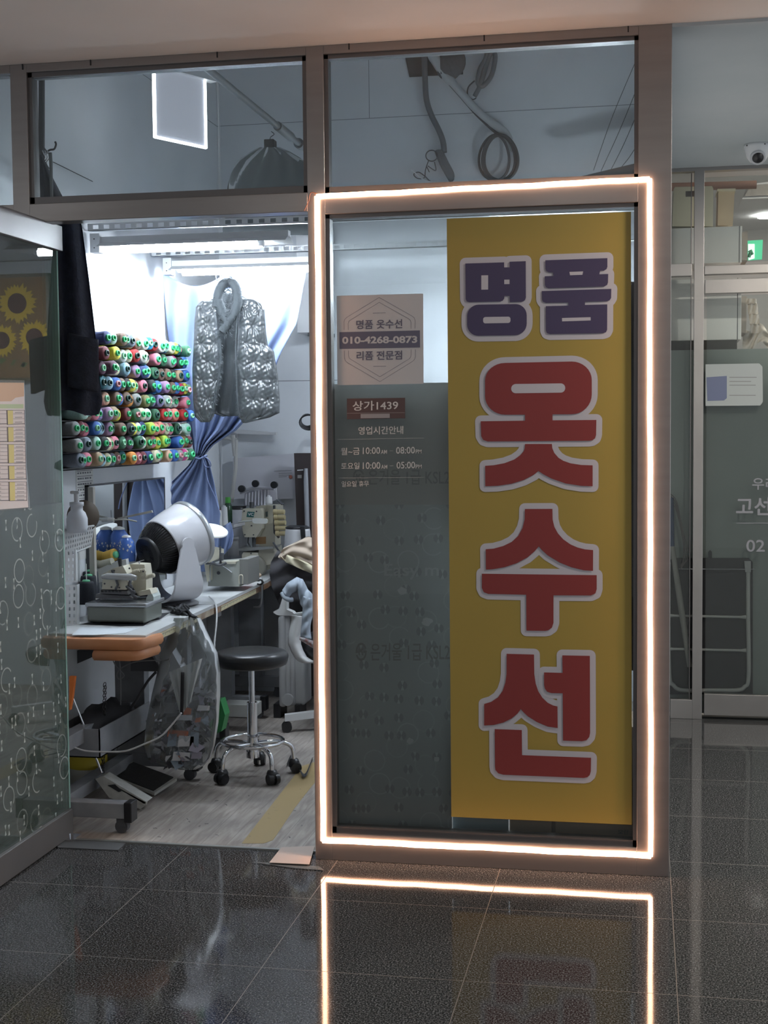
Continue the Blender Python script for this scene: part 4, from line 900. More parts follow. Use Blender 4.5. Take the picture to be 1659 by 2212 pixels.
for _ in range(260):
    v = random.uniform(.33, .97)**.8; y = 1335+v*328; l, r = lr(BG, y); px = random.uniform(l+10, r-10); u = (px-l)/(r-l)
    dep = .085*math.sin(PI*u)**.6; c0 = aY(px, min(y, 1650), 0.87-random.uniform(-1, 1)*dep)
    mb.mi = random.choices(range(6), [2, 9, 12, 1, 2, 5])[0]; s_ = random.uniform(.006, .022)
    e1 = V([random.gauss(0, 1) for _ in range(3)]).normalized()*s_; e2 = V([random.gauss(0, 1) for _ in range(3)]).normalized()*s_
    e3 = V([random.gauss(0, 1) for _ in range(3)])*.004
    mb.add([c0-e1-e2, c0+e1-e2+e3, c0+e1+e2-e3, c0-e1+e2+e3*.5], [(0, 1, 2), (0, 2, 3)], False)
for px, y, w_, h_, mi in ((385, 1585, 24, 7, 3), (405, 1537, 9, 8, 3), (400, 1551, 16, 6, 0), (428, 1555, 6, 6, 3), (402, 1602, 18, 12, 0), (420, 1600, 10, 18, 4), (392, 1635, 20, 10, 0), (372, 1600, 10, 14, 4), (440, 1530, 14, 6, 0), (360, 1530, 16, 12, 1), (425, 1632, 12, 8, 5)):
    mb.mi = mi; c0 = aY(px, y, .805); a_, b2 = V((w_/500, 0, 0)), V((.004, .0, h_/500)); mb.add([c0-a_-b2, c0+a_-b2*.8, c0+a_*.9+b2, c0-a_+b2*1.1], [(0, 1, 2, 3)], False)
obj('fabric_scraps', mb, SC, label='heap of fabric scraps and paper inside the clear bag by the stool', cat='scraps', kind='stuff')
# green pack behind bag
gp = MB().prism([aY(x, y, 1.5) for x, y in ((448, 1518), (476, 1512), (486, 1545), (478, 1580), (455, 1590))], (0, .08, 0))
obj('green_pack', gp, mat('green_pack', (.03, .20, .06), .5), label='green packet behind the clear rubbish bag', cat='packet')

# ================================================================== STOOL
def stool(cx0, cy0, lab, name='swivel_stool'):
    t = thing(name, lab, 'stool', (cx0, cy0, .004)); zt_ = aY(543, 1403, 1.13).z-.004
    SEAT = mat('black_vinyl', (.012, .012, .013), .32, bump=.05, bs=20)
    prof = [(0, zt_-.005), (.03, zt_-.006), (.06, zt_-.003), (.065, zt_-.004), (.09, zt_-.001), (.095, zt_-.002), (.135, zt_), (.158, zt_-.006), (.168, zt_-.02), (.1665, zt_-.045), (.160, zt_-.062), (.145, zt_-.07), (0, zt_-.07)]
    obj('seat', MB().lathe((cx0, cy0, 0), prof, n=40), SEAT, t)
    obj('seat_band', MB().lathe((cx0, cy0, 0), [(.1685, zt_-.024), (.170, zt_-.03), (.1685, zt_-.036)], n=40), BLACK, t)
    obj('column', MB().cone((cx0, cy0, .33), (cx0, cy0, zt_-.07), .0135, n=16).cone((cx0, cy0, .11), (cx0, cy0, .345), .0235, n=18).cone((cx0, cy0, .09), (cx0, cy0, .12), .03, n=18), CHROME, t)
    zr = .165; n = 36
    obj('foot_ring', MB().tube([V((cx0+.14*math.cos(2*PI*i/n), cy0+.14*math.sin(2*PI*i/n), zr)) for i in range(n)], .0085, 8, closed=True), CHROME, t)
    for k in range(5):
        a = PI/2+.12+k*2*PI/5; d = V((math.cos(a), math.sin(a), 0)); c0 = V((cx0, cy0, 0))
        obj('leg', MB().tube(smoothpath([c0+V((0, 0, .15)), c0+d*.06+V((0, 0, .155)), c0+d*.13+V((0, 0, .152)), c0+d*.18+V((0, 0, .125)), c0+d*.19+V((0, 0, .055))]), .0105, 10), CHROME, t)
        h_ = c0+d*.19; s_ = V((-d.y, d.x, 0)); cst = MB()
        for q_ in (-1, 1): cst.cone(h_+d*.008+s_*.006*q_+V((0, 0, .031)), h_+d*.008+s_*.026*q_+V((0, 0, .031)), .027, .024, n=16)
        cst.lathe(h_+V((0, 0, .035)), [(0, .036), (.02, .034), (.026, .02), (.026, .0)], n=14)
        obj('castor', cst, BLACK, t)
    return t
stool(-1.757, 1.13, 'black round swivel stool with chrome ring and castors beside the clear bag')

# ================================================================== FAN
fan = thing('circulator_fan', 'large white air circulator fan with black rear grille on the sewing table', 'fan', (-2.14, 1.40, .75))
ax = (rr*.65+uu*.36+ff*.67).normalized(); YF = 1.38
C0 = aY(377, 1169, YF)
FW = mat('fan_white', (.66, .66, .70), .22, coat=.3)
sh = [(.128, -.085), (.133, -.087), (.1365, -.08), (.147, -.03), (.155, .03), (.159, .085), (.159, .10), (.150, .10), (.150, .05), (.126, -.08)]
obj('drum_shell', MB().lathe(C0, sh, ax, 48), FW, fan)
obj('silver_rim', MB().lathe(C0, [(.1595, .082), (.1625, .084), (.163, .108), (.158, .113), (.148, .112)], ax, 48), mat('satin_silver', (.5, .52, .54), .3, .6), fan)
mb = MB().lathe(C0, [(.127, -.082), (.118, -.105), (.105, -.13), (.088, -.15), (.080, -.155), (0, -.156)], ax, 48)
obj('rear_grille', mb, BLACK, fan)
xa_ = ax.orthogonal().normalized(); ya_ = ax.cross(xa_); mb = MB()
for i in range(64):
    t = 2*PI*i/64; d = xa_*math.cos(t)+ya_*math.sin(t); mb.tube([C0+ax*-.082+d*.130, C0+ax*-.110+d*.119, C0+ax*-.135+d*.104, C0+ax*-.152+d*.088], .0016, 4, caps=False)
obj('grille_ribs', mb, mat('grille_black', (.03, .03, .034), .25), fan)
mb = MB().lathe(C0, [(.083, -.150), (.084, -.168), (.078, -.172), (0, -.173)], ax, 40)
for i in range(28):
    t = 2*PI*i/28; d = xa_*math.cos(t)+ya_*math.sin(t); mb.tube([C0+ax*-.1745+d*.026, C0+ax*-.1745+d*.05], .0016, 4)
obj('motor_cover', mb, mat('motor_black', (.018, .018, .02), .45), fan)
mb = MB().lathe(C0, [(.150, .09), (.10, .105), (.03, .11), (0, .11)], ax, 40)
obj('front_grille', mb, WHITE, fan)
ah = V((ax.x, ax.y, 0)).normalized(); ph = V((ah.y, -ah.x, 0))
RW = .168; zb = .775; zpv = aY(412, 1176, YF-.1).z
def upath(t):                 # t 0..1 from right pivot to left pivot: (s, z, halfwidth, tangent normal)
    if t < .3: k = t/.3; return (RW+.004*k, zpv+(zb+.10-zpv)*k, .036+.046*k)
    if t > .7: k = (t-.7)/.3; return (-RW-.004*(1-k), zb+.10+(zpv-zb-.10)*k, .082-.046*k)
    a = (t-.3)/.4*PI; return ((RW+.004)*math.cos(a)*abs(math.cos(a))**-.25 if abs(math.cos(a)) > .01 else 0, zb+.10-.10*math.sin(a)**.8, .082+.004*math.sin(a))
cc2 = V((C0.x, C0.y, 0))-ah*.05
def ubr(off):
    def f(u, v):
        s_, z, w_ = upath(v); c_ = V((0, 0, 0)); k = 1-off/.19
        return cc2+ph*s_*k+ah*(u*2-1)*w_*(1 if .02 < v < .98 else .9)+V((0, 0, z+(off if .3 < v < .7 else 0)))
    return f
mb = MB().sheet(ubr(0), 8, 60); mb.mi = 1; mb.sheet(ubr(.010), 8, 60); mb.mi = 0
for s_ in (0, 1):
    pv = cc2+ph*(RW if s_ == 0 else -RW)+V((0, 0, zpv)); k_ = ph*(-.010 if s_ == 0 else .010)
    n = 18; A_ = [pv+ah*.034*math.cos(PI*i/n)+V((0, 0, .034*math.sin(PI*i/n))) for i in range(n+1)]; B_ = [p+k_ for p in A_]
    mb.add(A_, [list(range(n+1))], False); mb.mi = 1; mb.add(B_, [list(range(n+1))[::-1]], False); mb.mi = 0; mb.add(A_+B_, [(i, i+1, n+2+i, n+1+i) for i in range(n)], True)
for sd in (0, 1):
    e = [ubr(0)(sd, v/60) for v in range(61)]; e2 = [ubr(.010)(sd, v/60) for v in range(61)]; mb.add(e+e2, [(i, i+1, 62+i, 61+i) for i in range(60)], True)
obj('stand_bracket', mb, [FW, mat('bracket_inner', (.02, .02, .025), .4)], fan)
obj('pivot_pin', MB().cone(cc2+ph*(RW-.002)+V((0, 0, zpv)), cc2-ph*(RW-.002)+V((0, 0, zpv)), .018, n=14), BLACK, fan)
obj('base_disc', MB().lathe((C0.x, C0.y, 0), [(0, .752), (.10, .752), (.11, .757), (.11, .764), (.095, .772), (.05, .786), (0, .79)], n=36), mat('fan_base', (.14, .14, .15), .3), fan)
# disc desk lamp right of fan
dl = thing('disc_desk_lamp', 'white round flat desk lamp head beside the fan rim', 'desk lamp', tuple(aY(462, 1240, 1.9)))
cL = aY(458, 1146, 1.9); obj('lamp_head', MB().lathe(cL, [(0, .008), (.075, .008), (.083, .002), (.082, -.006), (0, -.008)], (.25, -.25, .93), 32), mat('lamp_white', (.8, .82, .82), .4, emit=.25), dl)
obj('lamp_neck', MB().tube(smoothpath([cL+V((-.06, .02, 0)), cL+V((-.09, .05, -.1)), V((cL.x-.08, cL.y+.05, .75))]), .006, 8), WHITE, dl)

# ================================================================== OVERLOCK MACHINE (near)
OL = mat('oil_pan_green', (.15, .16, .14), .4, .2); LID = mat('machine_steel', (.38, .39, .41), .25, .8)
def c1(x, y, Y): return aY(130+x*.13261, 1160+y*.13261, Y)
def PR(mb, f, pts, Y, d): return mb.prism([f(x, y, Y) for x, y in pts], (0, d, 0))
om = thing('overlock_machine', 'cream overlock sewing machine on a green-grey oil pan on the near table', 'sewing machine', tuple(c1(900, 1400, .80)))
a = c1(428, 1120, .72); b_ = c1(1395, 1405, .72)
mb = MB().box((a.x, .72, b_.z+.0), (b_.x, .93, a.z), .012); obj('oil_pan', mb, OL, om)
obj('feet', MB().box((a.x+.02, .74, .752), (a.x+.05, .90, b_.z+.003)).box((b_.x-.06, .74, .752), (b_.x-.02, .90, b_.z+.003)), BLACKM, om)
obj('bed_plate', MB().box((a.x-.004, .712, a.z-.004), (b_.x+.006, .945, a.z+.014), .005), LID, om)
mb = MB(); PR(mb, c1, ((580, 930), (1120, 960), (1180, 1000), (575, 1000)), .80, .10); PR(mb, c1, ((655, 860), (1080, 880), (1110, 940), (650, 920)), .79, .10); obj('lower_body', mb, mat('machine_dark', (.13, .13, .135), .35, .5), om)
mb = MB()
for i in range(6): PR(mb, c1, ((665+i*58, 868), (705+i*58, 870), (705+i*58, 900), (665+i*58, 898)), .788, .003)
obj('grille_slots', mb, BLACK, om)
mb = MB(); PR(mb, c1, ((700, 600), (860, 510), (1020, 470), (1090, 600), (1000, 650), (720, 640)), .78, .11)
PR(mb, c1, ((690, 690), (930, 640), (1040, 640), (1100, 760), (1060, 860), (680, 850)), .785, .10)
PR(mb, c1, ((1120, 440), (1370, 450), (1400, 640), (1400, 880), (1270, 960), (1120, 700)), .86, .08)
PR(mb, c1, ((1270, 890), (1460, 850), (1490, 930), (1290, 960)), .82, .08); obj('machine_head', mb, CREAM, om)
mb = MB(); PR(mb, c1, ((1400, 1000), (1470, 860), (1520, 980), (1520, 1290), (1400, 1320)), .83, .09); obj('side_cover', mb, mat('pale_green_cover', (.50, .56, .54), .35), om)
obj('arm_guard', MB().tube([c1(680, 650, .765), c1(760, 640, .765), c1(1160, 655, .765), c1(1240, 670, .765)], [.008, .014, .015, .010], 12), mat('guard_grey', (.36, .37, .37), .35), om)
obj('pressure_knob', MB().cone(c1(985, 480, .83), c1(965, 350, .83), .008, .010, n=12), BLACK, om)
for k, (x, y) in enumerate(((1200, 570), (1300, 560), (1340, 665), (1440, 640))):
    p = c1(x, y, .80); obj('tension_knob', MB().cone(p, p+V((.028, -.012, .006)), .010, n=14).cone(p+V((.028, -.012, .006)), p+V((.031, -.013, .007)), .006, n=10), mat('knob_cream', (.50, .46, .36), .4), om)
mb = MB()
for x, y in ((880, 548), (725, 760), (838, 815), (965, 825), (1130, 510), (1355, 560)): p = c1(x, y, .779); obj('bolt', MB().cone(p, p+V((0, -.003, 0)), .004, n=10), DGREY, om)
mb.tube([c1(845, 540, .778), c1(900, 660, .775), c1(940, 780, .772), c1(905, 850, .775)], .006, 6).tube(smoothpath([c1(1080, 800, .79), c1(1160, 880, .78), c1(1200, 960, .775), c1(1260, 990, .78)]), .007, 6)
obj('presser_foot', MB().ball(c1(1140, 820, .79), .012, sc=(1, .6, 1.3)).ball(c1(1200, 900, .78), .009), DGREY, om)
mb.tube([c1(1080, 540, .85), c1(1150, 640, .80), c1(1130, 800, .79)], .008, 6); obj('needle_parts', mb, DGREY, om)
obj('thread_rod', MB().tube([c1(1140, 440, .86), c1(1360, 375, .86)], .002, 6).tube([c1(1290, 460, .87), c1(1290, 400, .87)], .0035, 6), CHROME, om)
obj('table_cutout', MB().prism([aZ(x, y, .7505) for x, y in ((176, 1348), (200, 1343), (325, 1327), (345, 1329), (310, 1352), (260, 1353))], (0, 0, .0006)), BLACKM, t1)
obj('table_cutout', MB().prism([aZ(x, y, .7505) for x, y in ((345, 1325), (368, 1323), (345, 1338), (318, 1343))], (0, 0, .0006)), BLACKM, t1)
obj('paper_sheet', MB().prism([aZ(x, y, .7508) for x, y in ((155, 1372), (175, 1355), (300, 1357), (270, 1368), (210, 1372))], (0, 0, .0008)), mat('pale_paper', (.62, .66, .70), .6), label='white paper pattern sheet lying on the near table behind the orange pad', cat='paper')
# black cones left of it
def cone_thing(px, py, Y, r, h, m, core, lab, grp=None, nm='thread_cone', wob=.8):
    b0 = aY(px, py, Y); t = thing(nm, lab, 'thread cone', tuple(b0), grp)
    obj('thread', MB().lathe(b0, [(0, 0), (r, 0), (r*1.02, .01), (r*.86, h*.93), (r*.80, h), (0, h)], n=24), m, t)
    obj('core_tube', MB().lathe(b0, [(r*.42, h), (r*.45, h+.004), (r*.35, h+.008), (0, h+.008)], n=18), core, t); return t
BT = mat('black_thread', (.010, .013, .02), .8, c2=(.016, .02, .028), ns=200)
LG = mat('light_green_core', (.15, .55, .30), .4)
for k, (px, py, Y) in enumerate(((196, 1281, 1.0), (192, 1291, .92), (187, 1304, .84))):
    cone_thing(px, py, Y, .040, .098, BT, LG, ['rearmost', 'middle', 'front'][k]+' of three black thread cones with green cores left of the overlock machine', 'black cones on the near table')
obj('cone_peg', MB().cone(aY(187, 1252, .84), aY(186, 1218, .84), .0025, n=8), CHROME, label='thin steel peg rising from the front black thread cone', cat='peg')
obj('thread_dish', MB().lathe(aZ(187, 1330, .751)+V((0, .12, 0)), [(0, 0), (.05, 0), (.065, .02), (.068, .04), (.062, .04), (.05, .012), (0, .01)], n=28), mat('dish_white', (.55, .54, .50), .4), label='shallow off-white dish under the black thread cones', cat='dish')
# perforated baskets
def lattice(mb, P, nu, nv, fu=.35, fv=.4, th=V((0, .004, 0))):
    a, b2, c_, d = P  # bl br tr tl
    def q(u, v): return (a*(1-u)+b2*u)*(1-v)+(d*(1-u)+c_*u)*v
    us = [0]; 
    for i in range(nu): us += [(i+.5-fu/2*1)/nu, (i+.5+fu/2)/nu]
    us.append(1); vs_ = [0]
    for j in range(nv): vs_ += [(j+.5-fv/2)/nv, (j+.5+fv/2)/nv]
    vs_.append(1)
    for i in range(len(us)-1):
        for j in range(len(vs_)-1):
            if i % 2 == 1 and j % 2 == 1: continue
            Q = [q(us[i], vs_[j]), q(us[i+1], vs_[j]), q(us[i+1], vs_[j+1]), q(us[i], vs_[j+1])]; mb.add(Q, [(0, 1, 2, 3)], False); mb.add([p+th for p in Q], [(3, 2, 1, 0)], False)
    return mb
BK_ = mat('basket_white', (.62, .63, .64), .4)
bk = thing('storage_basket', 'white perforated upper basket holding the soap pump bottle by the doorway', 'basket', tuple(aY(165, 1195, .62)), 'white perforated baskets')
A1 = aY(120, 1210, .62); B1 = aY(196, 1180, .80); T1 = aY(203, 1136, .80); D1 = aY(120, 1148, .62)
mb = lattice(MB(), [A1, B1, T1, D1], 16, 5, .45, .5, V((0, .004, 0))); mb.tube([D1, T1], .005, 6).tube([A1, B1], .004, 6)
mb.prism([A1, B1, B1+V((-.12, .02, 0)), A1+V((-.12, .02, 0))], (0, 0, .004)); mb.prism([T1, B1, B1+V((-.12, .02, 0)), T1+V((-.12, .02, 0))], (0, .004, 0)); obj('basket_body', mb, BK_, bk)
for k, (ya, yb, n) in enumerate(((1258, 1188, 5), (1352, 1264, 6))):
    t = thing('storage_basket', ['white perforated basket, middle of the stack by the doorway', 'white perforated basket, lowest of the stack by the doorway'][k], 'basket', tuple(aY(150, ya, .66)), 'white perforated baskets')
    A1 = aY(105, ya, .60); B1 = aY(162+k*3, ya, .70); T1 = aY(162+k*3, yb, .70); D1 = aY(105, yb, .60)
    mb = lattice(MB(), [A1, B1, T1, D1], 6, n, .4, .5)
    mb.prism([A1, B1, B1+V((.012, 0, 0)), A1+V((0, -.01, 0))], (0, 0, .008)); mb.prism([B1, T1, T1+V((-.01, .05, 0)), B1+V((-.01, .05, 0))], (.003, 0, 0)); obj('basket_body', mb, BK_, t)
sb = thing('soap_bottle', 'white foam pump bottle standing in the upper basket by the doorway', 'bottle', tuple(aY(167, 1150, .68)))
b0 = aY(167, 1150, .68); obj('bottle_body', MB().lathe(b0, [(0, 0), (.042, 0), (.045, .02), (.045, .06), (.036, .085), (.026, .095), (.026, .112), (.030, .114), (.030, .13), (0, .131)], n=28), mat('bottle_grey_white', (.52, .54, .58), .4), sb)
obj('pump', MB().cone(b0+V((0, 0, .13)), b0+V((0, 0, .17)), .011, n=12).box(b0+V((-.025, -.012, .165)), b0+V((.016, .012, .178)), .004), mat('pump_white', (.6, .6, .62), .4), sb)
obj('round_lid', MB().lathe(aY(180, 1115, .80), [(0, 0), (.065, 0), (.070, .006), (.070, .012), (0, .012)], (.3, -1, .1), 36), mat('brown_lid', (.10, .075, .055), .5), label='round brown lid standing behind the soap bottle', cat='lid')
# yellow cone on its side, white basket of bits
yc = thing('thread_cone', 'yellow thread cone with green core lying on its side before the mirror', 'thread cone', tuple(aY(225, 1200, 1.2)))
a = aY(196, 1209, 1.22); d = (aY(250, 1198, 1.16)-a).normalized(); L = (aY(248, 1198, 1.16)-a).length
obj('thread', MB().lathe(a, [(0, 0), (.014, 0), (.030, L*.97), (.026, L), (0, L)], d, 24), mat('yellow_thread', (.60, .38, .08), .8), yc)
obj('core_tube', MB().lathe(a+d*L, [(.016, 0), (.016, .012), (.008, .014), (0, .014)], d, 16), LG, yc)
obj('white_tray', MB().prism([aY(x, y, 1.12) for x, y in ((205, 1232), (250, 1213), (272, 1208), (276, 1240), (205, 1262))], (-.02, .16, 0)), mat('tray_white', (.70, .71, .70), .5), label='white tray of small parts between the overlock machine and the mirror', cat='tray')
obj('cream_tube', MB().cone(aY(205, 1222, 1.15), aY(243, 1213, 1.13), .018, n=14), mat('cream_roll', (.50, .49, .40), .6), label='cream roll lying under the yellow thread cone', cat='roll')
# blue bottles
BB_ = mat('blue_bottle', (.07, .16, .50), .25)
def bluebottle(px, py, Y, r, h, lab):
    b0 = aY(px, py, Y); t = thing('blue_bottle', lab, 'bottle', tuple(b0), 'blue bottles before the mirror')
    obj('bottle_body', MB().lathe(b0, [(0, 0), (r, 0), (r, h*.55), (r*.85, h*.8), (r*.5, h*.96), (r*.3, h), (0, h)], n=28), BB_, t)
    obj('bottle_cap', MB().lathe(b0+V((0, 0, h*.97)), [(r*.55, 0), (r*.5, h*.05), (r*.2, h*.09), (0, h*.1)], n=20), WHITE, t); mb = MB()
    for _ in range(16):
        a = random.uniform(-2.6, -.2); z = random.uniform(.35, .8)*h; rr_ = (r if z < h*.55 else r-(z/h-.55)*r*.6)+.001; p = b0+V((rr_*math.cos(a), rr_*math.sin(a), z)); tg_ = V((-math.sin(a), math.cos(a), 0)); s_ = random.choice([.003, .005])
        mb.add([p-tg_*s_, p-V((0, 0, s_*.3)), p+tg_*s_, p+V((0, 0, s_*1.3)), p+V((0, 0, -s_*1.3))], [(0, 4, 2, 3)], False)
    obj('star_pattern', mb, WHITE, t)
bluebottle(258, 1212, 1.30, .052, .155, 'larger blue bottle with white stars, standing behind its smaller twin left of the fan')
bluebottle(274, 1212, 1.20, .040, .115, 'smaller blue bottle with white stars and white cap left of the fan')
ll = thing('led_arm_lamp', 'small white bar lamp on a thin arm between the mirror and the fan', 'desk lamp', tuple(aY(330, 1105, 1.3)))
obj('lamp_head', MB().tube([c3(268, 362, 1.25), c3(290, 362, 1.25), c3(345, 365, 1.25)], [.006, .011, .010], 10), WHITE, ll)
obj('lamp_arm', MB().tube(smoothpath([c3(345, 365, 1.25), c3(420, 362, 1.27), c3(490, 375, 1.3)]), .004, 6).prism([c3(x, y, 1.32) for x, y in ((365, 352), (585, 303), (590, 318), (370, 362))], (0, .01, 0)), mat('arm_beige', (.45, .44, .40), .5), ll)

# ================================================================== MIDDLE MACHINE (behind fan)
def c2(x, y, Y): return aY(400+x*.17480, 1060+y*.17480, Y)
mm_ = thing('blindstitch_machine', 'grey-green box sewing machine with a cream head between the fan and the tall machine', 'sewing machine', tuple(c2(520, 1200, 2.1)))
a = c2(280, 900, 1.95); b_ = c2(668, 1185, 1.95)
mb = MB(); PR(mb, c2, ((300, 905), (620, 880), (668, 870), (668, 1185), (280, 1180)), 1.95, .22); obj('machine_box', mb, mat('greygreen_enamel', (.30, .31, .28), .4), mm_)
mb = MB().box((b_.x, 1.96, b_.z+.01), (b_.x+.045, 2.17, c2(668, 850, 1.95).z)); obj('side_panel', mb, mat('grey_enamel', (.20, .20, .19), .4), mm_)
mb = MB(); PR(mb, c2, ((215, 780), (280, 700), (420, 735), (420, 830), (300, 890), (225, 880)), 1.86, .08); PR(mb, c2, ((420, 880), (625, 875), (620, 905), (430, 905)), 1.94, .08); PR(mb, c2, ((235, 900), (300, 920), (300, 1110), (270, 1130)), 1.9, .06); obj('machine_head', mb, CREAM, mm_)
mb = MB()
p = c2(270, 840, 1.859); obj('dial', MB().cone(p, p+V((0, -.008, 0)), .016, n=18), DGREY, mm_); p = c2(413, 1015, 1.949); obj('bolt', MB().cone(p, p+V((0, -.004, 0)), .009, n=14), DGREY, mm_)
mb.tube([c2(435, 690, 1.87), c2(430, 800, 1.87), c2(440, 900, 1.87)], .006, 6).tube([c2(460, 770, 1.86), c2(450, 860, 1.86)], .010, 6).tube(smoothpath([c2(260, 900, 1.87), c2(350, 900, 1.86), c2(430, 920, 1.86), c2(510, 890, 1.87)]), .007, 6)
obj('needle_parts', mb, DGREY, mm_)
obj('cloth_strip', MB().sheet(lambda u, v: c2(*((300+0*v, 1130) if 0 else (lambda t: (305+10*math.sin(t*3)+300*max(0, t-.35)/.65*(1-.35*max(0, t-.7)), 1130-230*min(1, t/.4)+110*max(0, t-.55)/.45))(u)), 1.90+.06*v), 30, 3), mat('pale_blue_strip', (.52, .55, .60), .8), label='pale grey cloth strip draped over the middle sewing machine', cat='cloth', solid=.003)
obj('wire_handle', MB().tube(smoothpath([c2(668, 1150, 1.94), c2(668, 1060, 1.93), c2(690, 1040, 1.93), c2(710, 1060, 1.93), c2(710, 1150, 1.94)]), .003, 6), CREAM, mm_)
# small bits on table
obj('red_pouch', MB().ball(c2(775, 1045, 2.45), .03, sc=(1.5, .8, .8)), mat('red_cloth', (.45, .06, .06), .8), label='small red pouch on the table before the tall machine', cat='pouch')
obj('tan_cloth', MB().ball(c2(860, 1045, 2.45), .025, sc=(1.6, .8, .7)), mat('tan_cloth', (.40, .30, .22), .8), label='small tan cloth on the table before the tall machine', cat='cloth')
sc_ = thing('scissors', 'dark shears lying at the far end of the table edge', 'scissors', tuple(c2(830, 1110, 2.25)))
obj('blades', MB().tube([c2(725, 1105, 2.25), c2(920, 1108, 2.25)], .006, 6), DGREY, sc_); obj('handles', MB().tube(smoothpath([c2(900, 1100, 2.25), c2(940, 1105, 2.25), c2(960, 1130, 2.25), c2(930, 1160, 2.25), c2(890, 1150, 2.25)]), .005, 6), BLACK, sc_)
obj('clamp_handle', MB().tube(smoothpath([c2(925, 1095, 2.3), c2(950, 1120, 2.3), c2(945, 1350, 2.3), c2(920, 1430, 2.3), c2(845, 1440, 2.3)]), .006, 8), mat('metal_grey', (.30, .30, .31), .35, .6), label='bent grey metal rod hanging under the far table end', cat='rod')
# ================================================================== TALL VC MACHINE
vc = thing('coverstitch_machine', 'tall cream sewing machine with a VC plate and five thread tension knobs in the corner', 'sewing machine', tuple(c2(880, 1000, 2.75)))
YV = 2.72
mb = MB(); PR(mb, c2, ((705, 235), (725, 222), (925, 222), (945, 245), (955, 400), (950, 470), (880, 575), (735, 575), (715, 520), (695, 400)), YV, .10); obj('head_cover', mb, CREAM, vc)
mb = MB(); PR(mb, c2, ((880, 195), (1010, 180), (1130, 185), (1140, 330), (1060, 420), (950, 420), (940, 225), (870, 210)), YV+.08, .14)
PR(mb, c2, ((940, 420), (1090, 400), (1110, 520), (1110, 680), (950, 690), (880, 650), (890, 570)), YV+.07, .13)
PR(mb, c2, ((700, 790), (720, 760), (900, 765), (910, 860), (870, 910), (730, 910), (705, 880)), YV+.0, .20); PR(mb, c2, ((910, 720), (1090, 700), (1110, 900), (1000, 920), (905, 870)), YV+.02, .18)
PR(mb, c2, ((735, 905), (900, 905), (1000, 910), (990, 990), (760, 985)), YV+.03, .16); obj('machine_body', mb, CREAM, vc)
mb = MB(); PR(mb, c2, ((610, 725), (660, 712), (1080, 690), (1090, 715), (760, 745), (640, 740)), YV-.01, .16); obj('needle_plate', mb, mat('plate_steel', (.45, .45, .42), .3, .7), vc)
mb = MB(); mb.lathe(c2(865, 940, YV+.02), [(0, -.03), (.06, -.03), (.068, -.02), (.068, .02), (0, .02)], (0, 1, 0), 28); obj('hand_wheel', mb, mat('wheel_cream', (.38, .37, .31), .4), vc)
obj('name_plate', MB().prism([c2(x, y, YV-.001) for x, y in ((770, 258), (858, 262), (845, 330), (757, 325))], (0, .001, 0)), mat('teal_plate', (.03, .14, .13), .4), vc)
obj('name_plate_letters', textY('VC', *[v for v in (400+775*.1748, 1060+274*.1748, 400+845*.1748, 1060+311*.1748)], YV-.002, .03), WHITE, vc)
obj('label_plate', MB().prism([c2(x, y, YV+.068) for x, y in ((872, 575), (998, 568), (998, 655), (870, 662))], (0, .001, 0)), mat('orange_label', (.34, .20, .09), .6), vc)
obj('display_panel', MB().prism([c2(x, y, YV+.078) for x, y in ((960, 268), (1020, 255), (1022, 320), (962, 335))], (0, .001, 0)), mat('panel_teal', (.12, .16, .15), .3), vc)
mb = MB()
for x, y in ((730, 252), (883, 255), (820, 432), (738, 543), (845, 545), (815, 775), (768, 893), (868, 893), (870, 926), (848, 958), (884, 960)): p = c2(x, y, YV-.001); mb.cone(p, p+V((0, -.004, 0)), .0042, n=10)
mb.cone(c2(818, 215, YV+.05), c2(818, 140, YV+.05), .010, .012, n=12).tube([c2(845, 570, YV+.05), c2(850, 740, YV+.05)], .010, 8).tube([c2(780, 575, YV+.05), c2(775, 640, YV+.05), c2(830, 735, YV+.04)], .005, 6).tube([c2(870, 590, YV+.05), c2(862, 735, YV+.05)], .004, 6)
obj('screws_and_needles', mb, DGREY, vc)
for k in range(5):
    p = c2(1135+k*7, 262+k*66, YV+.02); obj('tension_knob', MB().cone(p, p+V((.045, -.005, 0)), .014, n=14).cone(p+V((-.02, 0, 0)), p, .017, n=14), mat('knob_tan', (.50, .42, .24), .4), vc)
mb = MB().tube([c2(1100, 180, YV+.03), c2(1105, 520, YV+.03), c2(1160, 580, YV+.04)], .008, 6).prism([c2(x, y, YV) for x, y in ((1125, 105), (1200, 170), (1190, 178), (1140, 135))], (0, .05, 0)).tube([c2(1090, 640, YV+.02), c2(1160, 750, YV)], .006, 6); obj('thread_guides', mb, DGREY, vc)
obj('led_bar_light', MB().tube([c2(660, 392, YV-.05), c2(720, 380, YV-.06), c2(830, 370, YV-.07)], .0045, 6).prism([c2(x, y, YV-.08) for x, y in ((830, 345), (870, 340), (1000, 345), (1015, 360), (1012, 400), (990, 408), (850, 405), (828, 385))], (0, .012, 0)), mat('led_bar_white', (.78, .79, .74), .4), vc)
cone_thing(581, 1090, YV+.05, .020, .045, MATTW, MATTW, 'small white thread cone on top of the tall cream machine')
st = thing('cone_stand', 'white thread stand with three black discs above the tall machine', 'thread stand', tuple(aY(560, 1095, 2.95)))
mb = MB()
for x, y in ((1165, 165), (1253, 132), (1373, 140)): p = c3(x, y-0, 2.9); mb.cone(p, p+V((0, -.02, 0)), .021, n=18)
obj('disc', mb, BLACK, st)
mb = MB(); mb.prism([c3(x, y, 2.95) for x, y in ((1180, 195), (1290, 150), (1380, 155), (1385, 235), (1300, 270), (1175, 275))], (0, .02, 0))
for i in range(8): mb.tube([c3(1190+i*20, 195-i*5, 2.93), c3(1188+i*20, 270, 2.93)], .008, 6)
